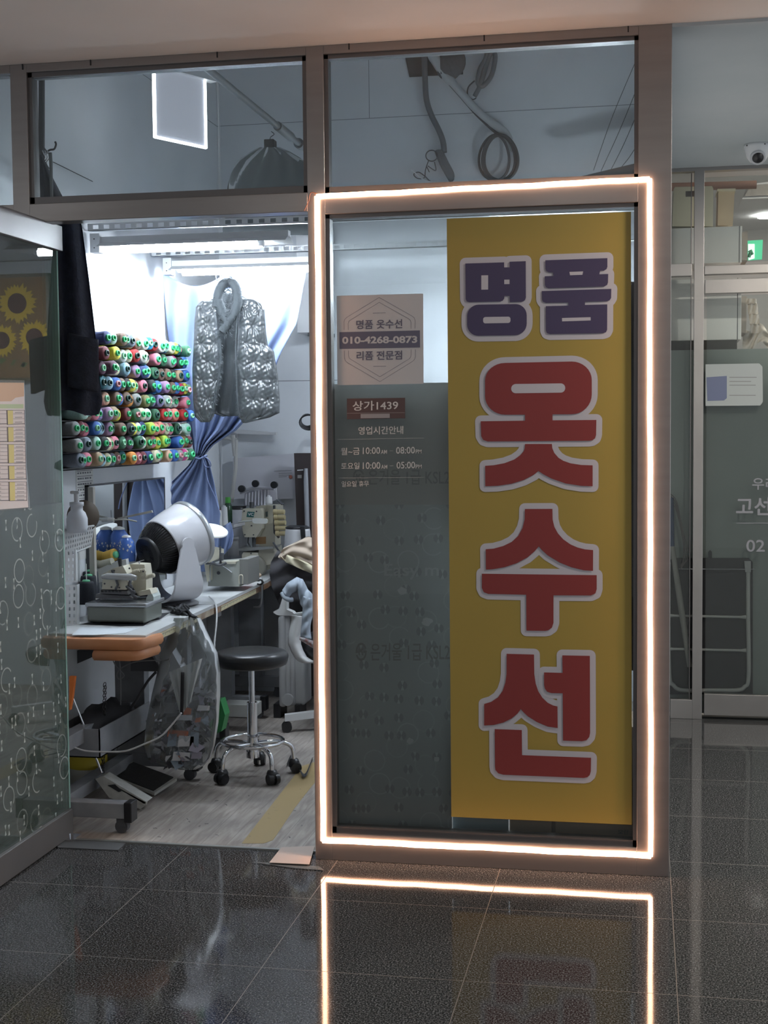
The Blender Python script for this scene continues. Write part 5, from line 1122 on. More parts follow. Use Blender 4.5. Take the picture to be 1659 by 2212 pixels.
mb.tube([c3(1150, 190, 2.92), c3(1250, 155, 2.92), c3(1370, 165, 2.92)], .010, 8); obj('corrugated_screen', mb, mat('lilac_white', (.50, .49, .54), .6), st)
# cones and bottles on small shelf
obj('corner_shelf', MB().prism([aY(x, y, 2.5) for x, y in ((440, 1152), (505, 1133), (505, 1140), (440, 1160))], (0, .25, 0)), mat('shelf_grey', (.42, .42, .44), .5), label='small grey shelf carrying thread cones behind the fan', cat='shelf')
cone_thing(447, 1152, 2.45, .034, .105, BT, LG, 'left of two black thread cones with green caps on the corner shelf')
cone_thing(463, 1152, 2.50, .034, .105, BT, LG, 'right of two black thread cones with green caps on the corner shelf')
cone_thing(473, 1142, 2.60, .020, .105, MATTW, mat('red_cap', (.30, .02, .03), .4), 'slim white thread cone with dark red cap on the corner shelf')
cone_thing(485, 1135, 2.62, .020, .105, MATTW, MATTW, 'plain slim white thread cone at the right end of the corner shelf')
gb2 = thing('green_bottle', 'dark bottle with a bright green cap on the corner shelf', 'bottle', tuple(aY(492, 1135, 2.75)))
b0 = aY(493, 1130, 2.75); obj('bottle_body', MB().lathe(b0, [(0, 0), (.025, 0), (.025, .09), (.015, .12), (0, .12)], n=18), mat('bottle_darkgreen', (.03, .07, .04), .2), gb2)
obj('bottle_cap', MB().cone(b0+V((0, 0, .105)), b0+V((0, 0, .15)), .017, .014, n=16), mat('cap_green', (.06, .32, .05), .4), gb2)
wb = thing('white_canister', 'tall white canister with a black lid behind the tall cream machine', 'canister', tuple(aY(515, 1225, 2.95)))
b0 = aY(517, 1215, 2.93); hh = aY(517, 1100, 2.93).z-b0.z; obj('canister_body', MB().lathe(b0, [(0, 0), (.045, 0), (.045, hh), (0, hh)], n=28), mat('canister_white', (.56, .56, .60), .5), wb)
obj('canister_lid', MB().lathe(b0+V((0, 0, hh)), [(.046, 0), (.046, .018), (0, .018)], n=28), BLACK, wb)
obj('glass_jar', MB().lathe(aY(504, 1200, 2.6), [(0, 0), (.032, 0), (.032, .08), (.030, .09), (.034, .09), (.034, .105), (0, .106)], n=20), mat('jar_grey', (.16, .16, .165), .3), label='grey jar on the table left of the tall machine', cat='jar')
dr = thing('white_drum', 'round white drum with a black top beside the tall machine, above the clothes', 'drum', tuple(aY(643, 1190, 2.6)))
b0 = aY(644, 1215, 2.6); b0.z = .701; hh = aY(644, 1140, 2.6).z-b0.z; obj('drum_body', MB().lathe(b0, [(0, 0), (.085, 0), (.080, hh*.5), (.070, hh*.95), (.066, hh), (0, hh)], n=36), mat('drum_white', (.60, .60, .62), .4), dr)
obj('drum_top', MB().lathe(b0, [(.067, hh-.006), (.070, hh+.004), (.05, hh+.012), (0, hh+.012)], n=36).prism([aY(x, y, 2.52) for x, y in ((648, 1138), (658, 1138), (660, 1175), (652, 1178))], (0, .012, 0)), BLACK, dr)

# ================================================================== BACK WALL THINGS
obj('conduit_pipe', MB().tube([aY(510, 950, 3.0), aY(509, 1010, 3.0), aY(500, 1085, 3.0)], .012, 8).tube([aY(480, 945, 3.0), aY(512, 950, 3.0)], .010, 8).tube([aY(503, 940, 3.0), aY(508, 985, 3.0)], .014, 8), mat('pipe_cream', (.48, .47, .45), .5), label='cream conduit pipe on the back wall right of the blue curtain', cat='pipe')
sb2 = thing('shelf_bracket', 'white shelf bracket bar mounted on the back wall right of the curtain', 'bracket', tuple(aY(545, 935, 3.05)))
obj('bar', MB().prism([c(x, y) for c in [lambda x, y: aY(cx2(x), cy2(y), 3.04)] for x, y in ((1110, 1385), (1378, 1405), (1378, 1422), (1110, 1412))], (0, .04, 0)), mat('bracket_white', (.62, .62, .63), .5), sb2)
obj('joint', MB().prism([aY(cx2(x), cy2(y), 3.02) for x, y in ((1088, 1395), (1130, 1415), (1128, 1440), (1092, 1440))], (0, .05, 0)), mat('bracket_grey', (.3, .3, .31), .5), sb2)
wb2 = thing('printed_card', 'large white card panel with small red emblem and fine print against the back wall', 'panel', tuple(aY(560, 1085, 3.05)))
obj('panel_sheet', MB().prism([aY(cx2(x), cy2(y), 3.05) for x, y in ((1105, 1570), (1495, 1540), (1512, 1830), (1105, 1830))], (0, .02, 0)), mat('card_white', (.60, .59, .63), .7), wb2)
mb = MB()
for i, (x0_, x1_, y_) in enumerate(((1370, 1480, 1652), (1400, 1482, 1668), (1400, 1470, 1680), (1400, 1450, 1690))): pline(mb, [(cx2(x0_), cy2(y_)), (cx2(x1_), cy2(y_-3))], .004, 3.048)
obj('fine_print', mb, mat('print_grey', (.32, .32, .34), .7), wb2)
obj('red_emblem', MB().prism([aY(cx2(1475+12*math.cos(t)), cy2(1690+13*math.sin(t)), 3.047) for t in [2*PI*i/9 for i in range(9)]], (0, .001, 0)), mat('emblem_red', (.45, .16, .12), .6), wb2)
bb = thing('tall_black_box', 'tall narrow black box with a barcode label by the mullion', 'box', tuple(aY(645, 1140, 2.9)))
obj('box_body', MB().prism([aY(x, y, 2.9) for x, y in ((635, 979), (690, 979), (698, 1400), (650, 1400))], (0, .06, 0)), mat('box_brownblack', (.035, .025, .025), .5), bb)
mb = MB()
for i in range(6): x = 643+i*1.6; mb.prism([aY(x, 1026, 2.898), aY(x+.8, 1026, 2.898), aY(x+.8, 1033, 2.898), aY(x, 1033, 2.898)], (0, .001, 0))
mb.prism([aY(642, 1015, 2.898), aY(655, 1014, 2.898), aY(655, 1016, 2.898), aY(642, 1017, 2.898)], (0, .001, 0))
obj('barcode', mb, PAPER, bb)
obj('grey_pole', MB().tube([aY(661, 1012, 2.88), aY(661, 1040, 2.88), aY(672, 1440, 2.88)], [.010, .014, .014], 10), mat('pole_grey', (.34, .35, .38), .45), label='slim grey pole leaning against the tall black box', cat='pole')
mb = MB()
for k in range(4): mb.tube([aY(664+ (14+k*2)*math.cos(t)+k, 908+(13+k)*math.sin(t)+k*1.5, 2.9-k*.01) for t in [2*PI*i/24 for i in range(24)]], .0045, 6, closed=True)
obj('hanging_cable_loops', mb, BLACK, label='black cable loops hanging on the back wall next to the mullion', cat='cable')
# wall cabinet upper back right (bright white, seen through window)
zc0 = aY(660, 718, 2.9).z; xc0 = aY(640, 700, 2.9).x
wc = thing('wall_cabinet', 'white wall cabinet high on the back wall beside the mullion', 'cabinet', (-1.9, 2.95, zc0))
xc1 = aY(708, 700, 2.9).x
obj('cabinet_body', bx((xc0, 2.92, zc0), (xc1, 3.09, 2.75), .003), mat('cabinet_white', (.82, .83, .85), .45), wc)
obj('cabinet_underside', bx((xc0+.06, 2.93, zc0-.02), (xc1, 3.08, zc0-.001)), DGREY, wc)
# sunflower picture, right part of the back wall (mirrored in the glass door)
zt_ = aY(100, 590, 3.07).z; zb_ = aY(125, 822, 3.07).z; px0, px1 = -.86, -.25
pic = thing('sunflower_picture', 'framed picture of yellow sunflowers on brown, mirrored in the open glass door', 'picture', ((px0+px1)/2, 3.08, zb_))
PY_ = 3.06
obj('picture_frame', MB().box((px0, PY_, zb_), (px0+.02, 3.095, zt_)).box((px1-.02, PY_, zb_), (px1, 3.095, zt_)).box((px0, PY_, zb_), (px1, 3.095, zb_+.02)).box((px0, PY_, zt_-.02), (px1, 3.095, zt_)), mat('frame_bronze', (.12, .10, .06), .4), pic)
obj('picture_canvas', bx((px0+.015, PY_+.015, zb_+.01), (px1-.015, PY_+.02, zt_-.01)), mat('canvas_brown', (.30, .17, .07), .8, c2=(.20, .12, .06), ns=5), pic)
PET = mat('petal_yellow', (.75, .50, .04), .8); SEED = mat('seed_brown', (.09, .035, .03), .9); LEAF = mat('leaf_green', (.10, .16, .05), .8)
mbp, mbs, mbl = MB(), MB(), MB()
for fx, fz, fr_ in ((-.80+.02, .0, 0),): pass
for px_, py_, R_ in ((38, 655, .125), (5, 735, .105), (75, 728, .11)):
    xm = -4.42-aY(px_, py_, PY_).x; zm_ = aY(px_, py_, PY_).z
    for i in range(26):
        a = 2*PI*i/26+random.uniform(-.08, .08); r2 = R_*random.uniform(.88, 1.08); d = V((math.cos(a), 0, math.sin(a))); n_ = V((-d.z, 0, d.x)); c_ = V((xm, PY_+.012-(i % 2)*.001, zm_))
        pts = [c_+d*R_*.35-n_*R_*.06, c_+d*r2*.7-n_*R_*.13, c_+d*r2, c_+d*r2*.7+n_*R_*.13, c_+d*R_*.35+n_*R_*.06]
        pts = [V((min(max(p.x, px0+.02), px1-.02), p.y, min(max(p.z, zb_+.02), zt_-.02))) for p in pts]; mbp.add(pts, [(0, 1, 2, 3, 4)], False)
    mbs.add([V((xm+R_*.5*math.cos(t), PY_+.009, zm_+R_*.5*math.sin(t))) for t in [2*PI*i/24 for i in range(24)]], [list(range(24))], False)
for _ in range(14):
    x = random.uniform(px0+.06, px1-.06); z = random.uniform(zb_+.05, zb_+.16); d = V((random.uniform(.03, .07)*random.choice([-1, 1]), 0, random.uniform(-.02, .03)))
    mbl.add([V((x, PY_+.013, z)), V((x, PY_+.013, z))+d*.6+V((0, 0, -.018)), V((x, PY_+.013, z))+d*1.2, V((x, PY_+.013, z))+d*.6+V((0, 0, .018))], [(0, 1, 2, 3)], False)
obj('sunflower_petals', mbp, PET, pic); obj('seed_heads', mbs, SEED, pic); obj('leaves', mbl, LEAF, pic)
dc = thing('drawer_cabinet', 'white drawer cabinet on the right of the shop, mirrored in the glass door', 'cabinet', (-1.25, 2.55, .004))
obj('cabinet_body', bx((-1.42, 2.64, .01), (-1.03, 3.04, 1.30), .003), WHITE, dc)
for k in range(4):
    o = obj('drawer', bx((-1.41, 2.628, .04+k*.315), (-1.04, 2.64, .04+k*.315+.30), .003), WHITE, dc); obj('handle', bx((-1.27, 2.616, .28+k*.315), (-1.18, 2.629, .29+k*.315)), GREY, o)
jk = MB().ball((-1.25, 2.80, 1.385), .16, sc=(1.5, 1.1, .5), fn=lambda d: 1+.12*math.sin(d.x*9+d.z*5)); obj('dark_jacket', jk, BLACKM, label='dark folded jacket on the drawer cabinet', cat='jacket')

# ================================================================== CLOTHES HEAP, WHITE CHAIR, HEATER
def heap(name, tab, y0, y1, Y, dep, m, lab, cat, ph_=0, nf=8):
    def f(s):
        def g_(u, v):
            y = y0+(y1-y0)*v; l, r = lr(tab, y); fold = .010*math.sin(v*nf*PI*1.4+u*5+ph_+1.5*math.sin(u*6))+.005*math.sin(u*17+v*13)
            return aY(l+(r-l)*u, y+4*math.sin(u*8+ph_), Y-s*(dep*math.sin(PI*min(1, max(0, v)))**.5*math.sin(PI*min(1, .12+u*.8))**.5+fold))
        return g_
    t = thing(name, lab, cat, tuple(aY((tab[-1][1]+tab[-1][2])/2, y1, Y)))
    obj('folded_cloth', MB().sheet(f(1), 40, 36).sheet(f(-.4), 20, 16), m, t); return t
obj('side_table', bx((-1.95, 2.44, .66), (-1.44, 2.78, .70), .003), BLACKM, label='low dark table under the pile of trousers', cat='table')
heap('black_trousers', [(1188, 600, 640), (1215, 585, 690), (1240, 582, 700), (1270, 588, 702), (1300, 600, 704), (1330, 620, 704)], 1188, 1325, 2.35, .10, mat('charcoal_cloth', (.035, .033, .037), .85), 'black trousers heaped on the table behind the white chair', 'trousers', 0, 5)
heap('beige_trousers', [(1162, 650, 702), (1180, 612, 704), (1200, 600, 704), (1222, 640, 704), (1240, 690, 704)], 1163, 1238, 2.28, .08, mat('beige_cloth', (.36, .29, .23), .85), 'beige trousers on top of the black trousers', 'trousers', 2, 5)
heap('cream_trousers', [(1196, 605, 618), (1212, 618, 664), (1226, 650, 700), (1242, 688, 706)], 1197, 1241, 2.22, .03, mat('cream_cloth', (.52, .47, .34), .85), 'cream trouser leg folded under the beige trousers', 'trousers', 1, 3)
SHL = mat('chair_white', (.60, .60, .60), .3)
wch = thing('white_armchair', 'white plastic swivel armchair half hidden by the mullion', 'chair', (-1.45, 2.15, .004))
def c5(x, y, Y): return aY(560+x*.20349, 1150+y*.20349, Y)
mb = MB(); mb.prism([c5(x, y, 2.02) for x, y in ((145, 845), (210, 810), (245, 700), (235, 640), (265, 600), (290, 700), (290, 820), (350, 845), (370, 865), (465, 850), (465, 870), (360, 885), (190, 880))], (0, .05, 0))
obj('left_armrest', mb, SHL, wch)
def shell(u, v):
    pts = [(345, 880, 470), (350, 920, 465), (335, 1000, 450), (318, 1100, 430), (318, 1180, 435), (345, 1250, 460), (380, 1320, 500), (420, 1360, 560), (470, 1375, 640)]
    k = v*(len(pts)-1); i = min(int(k), len(pts)-2); t = k-i; l = pts[i][0]*(1-t)+pts[i+1][0]*t; y = pts[i][1]*(1-t)+pts[i+1][1]*t; r = pts[i][2]*(1-t)+pts[i+1][2]*t
    return c5(l+(r-l)*u, y+u*10, 2.03-.03*math.sin(PI*u))
obj('shell', MB().sheet(shell, 10, 40), SHL, wch, solid=.012)
mb = MB(); s0 = c5(560, 1250, 2.1); mb.ball((s0.x+.06, 2.2, s0.z), .2, sc=(1.0, .9, .45)); obj('seat_pan', mb, BLACK, wch)
obj('backrest', MB().sheet(lambda u, v: V((-1.62+.42*u, 2.36-.06*math.sin(PI*u), .5+.45*v)), 12, 10), SHL, wch, solid=.012)
obj('gas_column', MB().cone((-1.45, 2.15, .10), (-1.45, 2.15, .42), .025, n=16), GREY, wch)
for k in range(5):
    e0 = aZ(615, 1548, .085); a = math.atan2(e0.y-2.15, e0.x+1.45)+k*2*PI/5; L_ = math.hypot(e0.y-2.15, e0.x+1.45); d = V((math.cos(a), math.sin(a), 0)); s_ = V((-d.y, d.x, 0)); c_ = V((-1.45, 2.15, 0))
    P = [c_+s_*.03+V((0, 0, .10)), c_+d*L_+s_*.018+V((0, 0, .062)), c_+d*L_-s_*.018+V((0, 0, .062)), c_-s_*.03+V((0, 0, .10))]
    obj('base_leg', MB().prism(P, (0, 0, .035)), SHL, wch)
    h_ = c_+d*(L_-.01); cst = MB()
    for q_ in (-1, 1): cst.cone(h_+s_*.004*q_+V((0, 0, .031)), h_+s_*.026*q_+V((0, 0, .031)), .027, n=16)
    cst.cone(h_+V((0, 0, .03)), h_+V((0, 0, .065)), .01, n=8); obj('castor', cst, BLACK, wch)
dj = thing('denim_jacket', 'pale blue denim garment draped over the arm of the white chair', 'jacket', tuple(c5(500, 1100, 1.97)))
def den(u, v):
    P = [(245, 620, 300, 700), (300, 540, 350, 640), (400, 478, 410, 610), (460, 500, 430, 700), (510, 600, 440, 760), (545, 640, 480, 820), (600, 700, 500, 900)]
    k = u*(len(P)-1); i = min(int(k), len(P)-2); t = k-i; a_, b2 = P[i], P[i+1]; x0_, y0_, x1_, y1_ = [a_[q]*(1-t)+b2[q]*t for q in range(4)]
    return c5(x0_+(x1_-x0_)*v, y0_+(y1_-y0_)*v, 1.98-.03*math.sin(PI*v)+.008*math.sin(u*22))
DEN = mat('pale_denim', (.36, .41, .47), .85, c2=(.30, .34, .40), ns=20, bump=.2, bs=40)
obj('jacket_shoulder', MB().sheet(den, 36, 14), DEN, dj, solid=.006)
obj('jacket_sleeve', MB().sheet(lambda u, v: c5(475-30*v+(100+15*math.sin(v*7))*u-20*(v-.5)**2, 680+430*v+25*u, 1.95-.035*math.sin(PI*u)+.008*math.sin(v*19+u*6)), 16, 30), DEN, dj, solid=.006)
obj('jacket_collar', MB().tube(smoothpath([c5(240, 640, 1.97), c5(270, 690, 1.96), c5(320, 715, 1.96), c5(355, 712, 1.97)]), .012, 8), DEN, dj)
obj('patterned_cloth', MB().sheet(lambda u, v: c5(430+160*u, 1105+60*u+70*v-40*v*(1-u), 1.98-.02*math.sin(PI*v)), 16, 8), mat('red_pattern', (.32, .10, .08), .85, c2=(.50, .50, .52), ns=60), label='red and white patterned cloth on the seat of the white chair', cat='cloth', solid=.006)
ht = thing('oil_heater', 'grey-white oil filled radiator with rounded fins behind the stool', 'heater', tuple(aZ(625, 1545, .06)))
for k in range(4):
    a_ = aY(604+k*11, 1535, 2.35+k*.03); b2 = aY(604+k*11, 1330, 2.35+k*.03)
    obj('fin', MB().box((a_.x, 2.33+k*.02, .07), (a_.x+.04 if k < 3 else a_.x+.07, 2.50+k*.02, b2.z), .018), mat('heater_grey', (.38, .38, .38), .45), ht)
p = aY(621, 1512, 2.325); obj('round_boss', MB().cone(p, p+V((0, .02, 0)), .032, n=22), mat('heater_boss', (.33, .33, .33), .5), ht)
obj('foot', MB().box((a_.x-.1, 2.36, .004), (a_.x-.06, 2.5, .08)), BLACK, ht)
obj('foot', MB().box((a_.x+.02, 2.36, .004), (a_.x+.05, 2.5, .08)), BLACK, ht)
obj('white_floor_box', bx(tuple(aY(479, 1548, 2.0)), (aY(552, 1548, 2.0).x, 2.12, aY(520, 1522, 2.0).z), .003), mat('box_offwhite', (.42, .42, .40), .5), label='low off-white box on the floor behind the stool', cat='box')
obj('dark_void_sheet', MB().sheet(lambda u, v: V((-2.05+.75*u, 2.86+.02*math.sin(u*30), .03+.64*v)), 40, 4), mat('void_dark_brown', (.045, .035, .033), .9), label='dark sheet standing in for the dark void under the far tables behind the stool', cat='cloth')  # dark folded sheet put in for the shade of the void below the tables
# floor bits
TP = mat('parcel_tape', (.34, .25, .12), .4)
tp = [aZ(x, y, .0045) for x, y in ((522, 1822), (652, 1655), (700, 1640), (700, 1665), (637, 1745), (590, 1815), (570, 1822))]
obj('floor_tape', MB().prism(tp, (0, 0, .0006)), TP, label='tan parcel tape stuck along a floor seam near the doorway', cat='tape')
mt = [aZ(x, y, .001) for x, y in ((130, 1806), (290, 1808), (255, 1838), (125, 1832))]
obj('threshold_mat', MB().prism([V((p.x, min(p.y, .07), .0)) for p in (mt[0], mt[1], mt[2], mt[3])], (0, 0, .004)), mat('mat_dark', (.05, .052, .055), .7), label='dark grey threshold mat beside the foot of the glass door', cat='mat')
fl = [aZ(x, y, .008) for x, y in ((608, 1831), (680, 1828), (668, 1868), (582, 1864))]
obj('vinyl_flap', MB().prism(fl, (0, 0, .002)), mat('flap_vinyl', (.42, .33, .28), .5), label='loose beige vinyl flap with torn tape at the foot of the mullion', cat='vinyl')
mb = MB(); P = [aZ(x, y, .003) for x, y in ((545, 1862), (590, 1864), (640, 1868), (690, 1872), (700, 1880), (640, 1876), (580, 1868))]; mb.prism(P, (0, 0, .001)); obj('torn_tape', mb, glass_mat('clear_tape', (.9, .9, .9), 1.6, .12, .15), label='strip of crumpled clear tape on the granite by the mullion', cat='tape')
mb = MB().sheet(lambda u, v: aZ(620+55*u, 1650-22*math.sin(u*7)+v*7, .012+.01*abs(math.sin(u*9))), 24, 1); obj('black_ribbon', mb, BLACKM, label='black ribbon lying on the floor near the mullion', cat='ribbon', solid=.002)
for x, y in ((372, 1775), (430, 1713), (590, 1703), (475, 1715)): pass
mb = MB()
for _ in range(26):
    c_ = aZ(random.uniform(300, 660), random.uniform(1680, 1810), .0047); a = random.uniform(0, 6); mb.tube(smoothpath([c_, c_+V((.008*math.cos(a), .008*math.sin(a), 0)), c_+V((.016*math.cos(a+.6), .016*math.sin(a+.6), 0))], 3), .0007, 4)
obj('thread_litter', mb, INK, label='bits of dark thread scattered over the shop floor', cat='litter', kind='stuff')
# notice on the door glass
nt_ = thing('notice_sheet', 'printed price table in a clear sleeve taped to the open glass door', 'notice', tuple(aX(30, 1105, dx-.012)))
XN = dx-.0135
def nX(x, y): return aX(x*.15371, 790+y*.15371, XN)
SH = [(-260, 190), (340, 205), (352, 600), (372, 1400), (420, 2000), (-260, 2060)]
def shp(pts, dxx=0): return [nX(x, y)+V((dxx, 0, 0)) for x, y in pts]
obj('clear_sleeve', MB().prism(shp(SH), (.0008, 0, 0)), glass_mat('sleeve', (.92, .93, .93), 1.5, .12, .05), nt_)
obj('paper', MB().prism(shp([(-260, 235), (330, 240), (340, 600), (355, 1400), (392, 1990), (-260, 2040)], .001), (.0006, 0, 0)), mat('notice_paper', (.58, .55, .54), .7), nt_)
obj('peach_heading', MB().prism(shp([(-260, 235), (330, 240), (330, 430), (210, 450), (150, 500), (-260, 505)], .0018), (.0002, 0, 0)), mat('peach', (.50, .35, .24), .7), nt_)
obj('green_band', MB().prism(shp([(-260, 540), (322, 540), (322, 600), (-260, 600)], .0018), (.0002, 0, 0)), mat('pale_green', (.40, .50, .32), .7), nt_)
mb = MB(); my = MB(); mt_ = MB()
for k, (ya, yb) in enumerate(((625, 828), (862, 1070), (1105, 1370), (1405, 1600), (1632, 1900))):
    for xa_2, xb_2 in ((95, 335), (-230, 85)):
        xo = k*7
        for (p_, q_) in (((xa_2+xo, ya), (xb_2+xo, ya)), ((xa_2+xo, yb), (xb_2+xo, yb-10)), ((xa_2+xo, ya), (xa_2+xo+6, yb)), ((xb_2+xo, ya), (xb_2+xo+6, yb))):
            mb.tube([nX(*p_)+V((.0022, 0, 0)), nX(*q_)+V((.0022, 0, 0))], .0009, 4)
        my.prism(shp([(xa_2+xo+4, ya+4), (xa_2+xo+80, ya+4), (xa_2+xo+82, yb-6), (xa_2+xo+6, yb-4)], .0018), (.0002, 0, 0))
        n = int((yb-ya)/52)
        for r in range(n):
            y_ = ya+26+r*(yb-ya)/n; mt_.prism(shp([(xa_2+xo+110, y_), (xa_2+xo+210, y_-2), (xa_2+xo+210, y_+14), (xa_2+xo+110, y_+16)], .0018), (.0002, 0, 0)); mb.tube([nX(xa_2+xo+84, y_+26)+V((.0022, 0, 0)), nX(xb_2+xo, y_+24)+V((.0022, 0, 0))], .0005, 3)
obj('table_lines', mb, INK, nt_); obj('yellow_cells', my, mat('pale_yellow', (.55, .50, .20), .7), nt_); obj('text_rows', mt_, mat('text_grey', (.35, .34, .34), .7), nt_)

# ================================================================== NEIGHBOUR SHOP
YN = 2.68
def n_(x, y, Y=YN): return aY(x, y, Y)
STN = mat('neighbour_steel', (.36, .35, .34), .35, .8, c2=(.42, .41, .40), ns=3)
def nb(k, x0, y0, x1, y1, d=.06, Y=YN, m=STN, z0=None, z1=None):
    a, b2 = n_(x0, y1, Y), n_(x1, y0, Y); struct('trim_%d' % k, MB().box((a.x, Y, a.z if z0 is None else z0), (b2.x, Y+d, b2.z if z1 is None else z1), .002), m)
nb(30, 1495, 372, 1522, 1553, z0=0, z1=2.93); nb(31, 1448, 355, 1760, 372, z1=ZC); nb(32, 1448, 569, 1495, 597); nb(33, 1522, 567, 1760, 593)
nb(34, 1448, 1512, 1495, 1548, z0=0); nb(35, 1488, 374, 1495, 1512, .03, YN+.01, STEELD)
ndoor = thing('door_2', None, None, n_(1600, 1550), kind='structure')
a, b2 = n_(1523, 634), n_(1760, 597); obj('top_rail', bx((a.x, YN+.005, a.z), (b2.x, YN+.05, b2.z), .002), STN, ndoor)
a, b2 = n_(1521, 1545), n_(1760, 1506); obj('bottom_rail', bx((a.x, YN+.005, a.z), (b2.x, YN+.05, b2.z), .002), STN, ndoor)
a, b2 = n_(1523, 1508), n_(1760, 632); obj('glass_pane', bx((a.x, YN+.02, a.z), (b2.x, YN+.03, b2.z)), GLASS, ndoor)
def np_(k, x0, y0, x1, y1): a, b2 = n_(x0, y1), n_(x1, y0); struct('window_%d' % k, MB().box((a.x, YN+.02, a.z), (b2.x, YN+.026, b2.z)), GLASS)
np_(6, 1440, 372, 1495, 569); np_(7, 1440, 597, 1495, 1512); np_(8, 1522, 372, 1760, 567)
mb = MB(); mb.add([(.05, 2.75, .0), (3.2, 2.75, .0), (3.2, 8.6, .0), (.05, 8.6, .0)], [(0, 1, 2, 3)]); struct('floor', mb, mat('neighbour_floor', (.25, .24, .23), .4))
struct('ceiling', bx((.05, 2.74, 3.40), (3.2, 8.6, 3.44)), MATTW); struct('wall_header', bx((.088, 2.60, ZC), (3.2, 2.74, 3.44)), GWALL)
struct('wall_far', bx((.05, 8.5, 0), (3.2, 8.6, 3.42)), mat('neighbour_wall', (.48, .47, .45), .7)); struct('wall_side', bx((3.1, 2.74, 0), (3.2, 8.6, 3.42)), WWALL); struct('wall_partition', bx((.03, 2.74, 0), (.08, 8.6, 3.42)), mat('partition_brown', (.14, .11, .10), .7))

GB2 = mat('grey_green_board', (.22, .245, .23), .5, c2=(.19, .215, .20), ns=2)
a, b2 = n_(1440, 757, 2.80), n_(1760, 757, 2.80); obj('frosted_board', bx((a.x, 2.80, .01), (b2.x, 2.812, a.z)), GB2, label='grey-green board standing behind the lower glass of the neighbouring shop', cat='board')
CAB = mat('cabinet_grey_white', (.80, .78, .75), .5)
def cab(x0, y0, x1, y1, Y, d, lab, split=None):
    a, b2 = n_(x0, y1, Y), n_(x1, y0, Y); t = thing('wall_unit', lab, 'cabinet', ((a.x+b2.x)/2, Y, a.z), 'white units of the neighbouring shop')
    obj('unit_body', bx((a.x, Y, a.z), (b2.x, Y+d, b2.z), .004), CAB, t)
    if split: s_ = n_(split, y1, Y); obj('door_gap', bx((s_.x, Y-.001, a.z), (s_.x+.004, Y, b2.z)), DGREY, t)
cab(1440, 488, 1603, 572, 2.95, .35, 'upper white cabinet under the storage boxes in the neighbouring shop', 1596); cab(1440, 600, 1602, 737, 2.93, .35, 'lower white cabinet behind the glass of the neighbouring shop', 1592)
obj('dark_gap_slab', bx((n_(1440, 755, 2.9).x, 2.87, n_(1440, 757, 2.87).z), (n_(1592, 755, 2.87).x, 3.3, n_(1440, 737, 2.93).z-.003)), mat('gap_dark', (.05, .045, .04), .8), label='dark slab standing in for the dark gap between the two boards in the neighbouring shop', cat='shelf')  # solid dark slab put in for the shade of the gap
sb3 = thing('storage_box', 'flat cream storage box with a hand slot on the upper cabinet', 'box', tuple(n_(1500, 488, 3.0)), 'storage boxes on the neighbour cabinet')
CRM = mat('cream_plastic', (.80, .73, .55), .45)
P = [n_(x, y, 3.0) for x, y in ((1452, 489), (1455, 409), (1458, 404), (1538, 402), (1541, 408), (1540, 489))]; obj('box_body', MB().prism(P, (0, .25, 0)), CRM, sb3)
obj('hand_slot', MB().prism([n_(x, y, 2.998) for x, y in ((1481, 413), (1515, 412), (1515, 424), (1481, 425))], (0, .002, 0)), mat('slot_dark', (.14, .11, .10), .7), sb3)
sb4 = thing('storage_bin', 'tall tan bin with a lid beside the flat cream box', 'bin', tuple(n_(1569, 487, 3.1)), 'storage boxes on the neighbour cabinet')
P = [n_(x, y, 3.1) for x, y in ((1550, 487), (1552, 412), (1587, 412), (1583, 487))]; obj('bin_body', MB().prism(P, (0, .2, 0)), mat('tan_plastic', (.72, .56, .38), .45), sb4)
P = [n_(x, y, 3.09) for x, y in ((1550, 413), (1550, 408), (1589, 407), (1589, 413))]; obj('bin_lid', MB().prism(P, (0, .22, 0)), CRM, sb4)
obj('copper_duct', MB().cone(n_(1420, 405, 4.2), n_(1634, 399, 4.2), .026, n=18), mat('duct_copper', (.30, .17, .13), .5), label='copper coloured horizontal duct near the neighbour ceiling', cat='duct')
acu = thing('ceiling_air_conditioner', 'white ceiling air conditioner with louvred grille in the neighbouring shop', 'air conditioner', tuple(n_(1640, 410, 5.2)))
obj('unit_panel', MB().prism([n_(x, y, 4.8) for x, y in ((1603, 430), (1616, 398), (1700, 388), (1700, 426))], (0, .5, .0)), MATTW, acu)
obj('louvres', MB().prism([n_(x, y, 4.78) for x, y in ((1608, 424), (1622, 400), (1700, 394), (1700, 420))], (0, .01, .0)), mat('louvre_grey', (.34, .31, .28), .6, bump=.5, bs=30), acu)
ex = thing('exit_sign', 'green and white illuminated emergency exit sign in the neighbouring shop', 'exit sign', tuple(n_(1632, 560, 6.0)))
P = [n_(x, y, 6.0) for x, y in ((1615, 562), (1614, 520), (1648, 518), (1646, 560))]; obj('sign_face', MB().prism(P, (0, .03, 0)), mat('exit_green', (.05, .42, .22), .5, emit=.9), ex)
P = [n_(x, y, 5.99) for x, y in ((1617, 562), (1616, 527), (1630, 527), (1630, 558))]; obj('doorway_symbol', MB().prism(P, (0, .002, 0)), mat('exit_white', (.9, 1, .95), .5, emit=1.0), ex)
obj('running_figure', MB().tube([n_(1618, 545, 5.98), n_(1622, 541, 5.98), n_(1626, 550, 5.98)], .012, 6).tube([n_(1622, 541, 5.98), n_(1618, 556, 5.98)], .012, 6), mat('exit_dark_green', (.02, .2, .1), .5), ex)
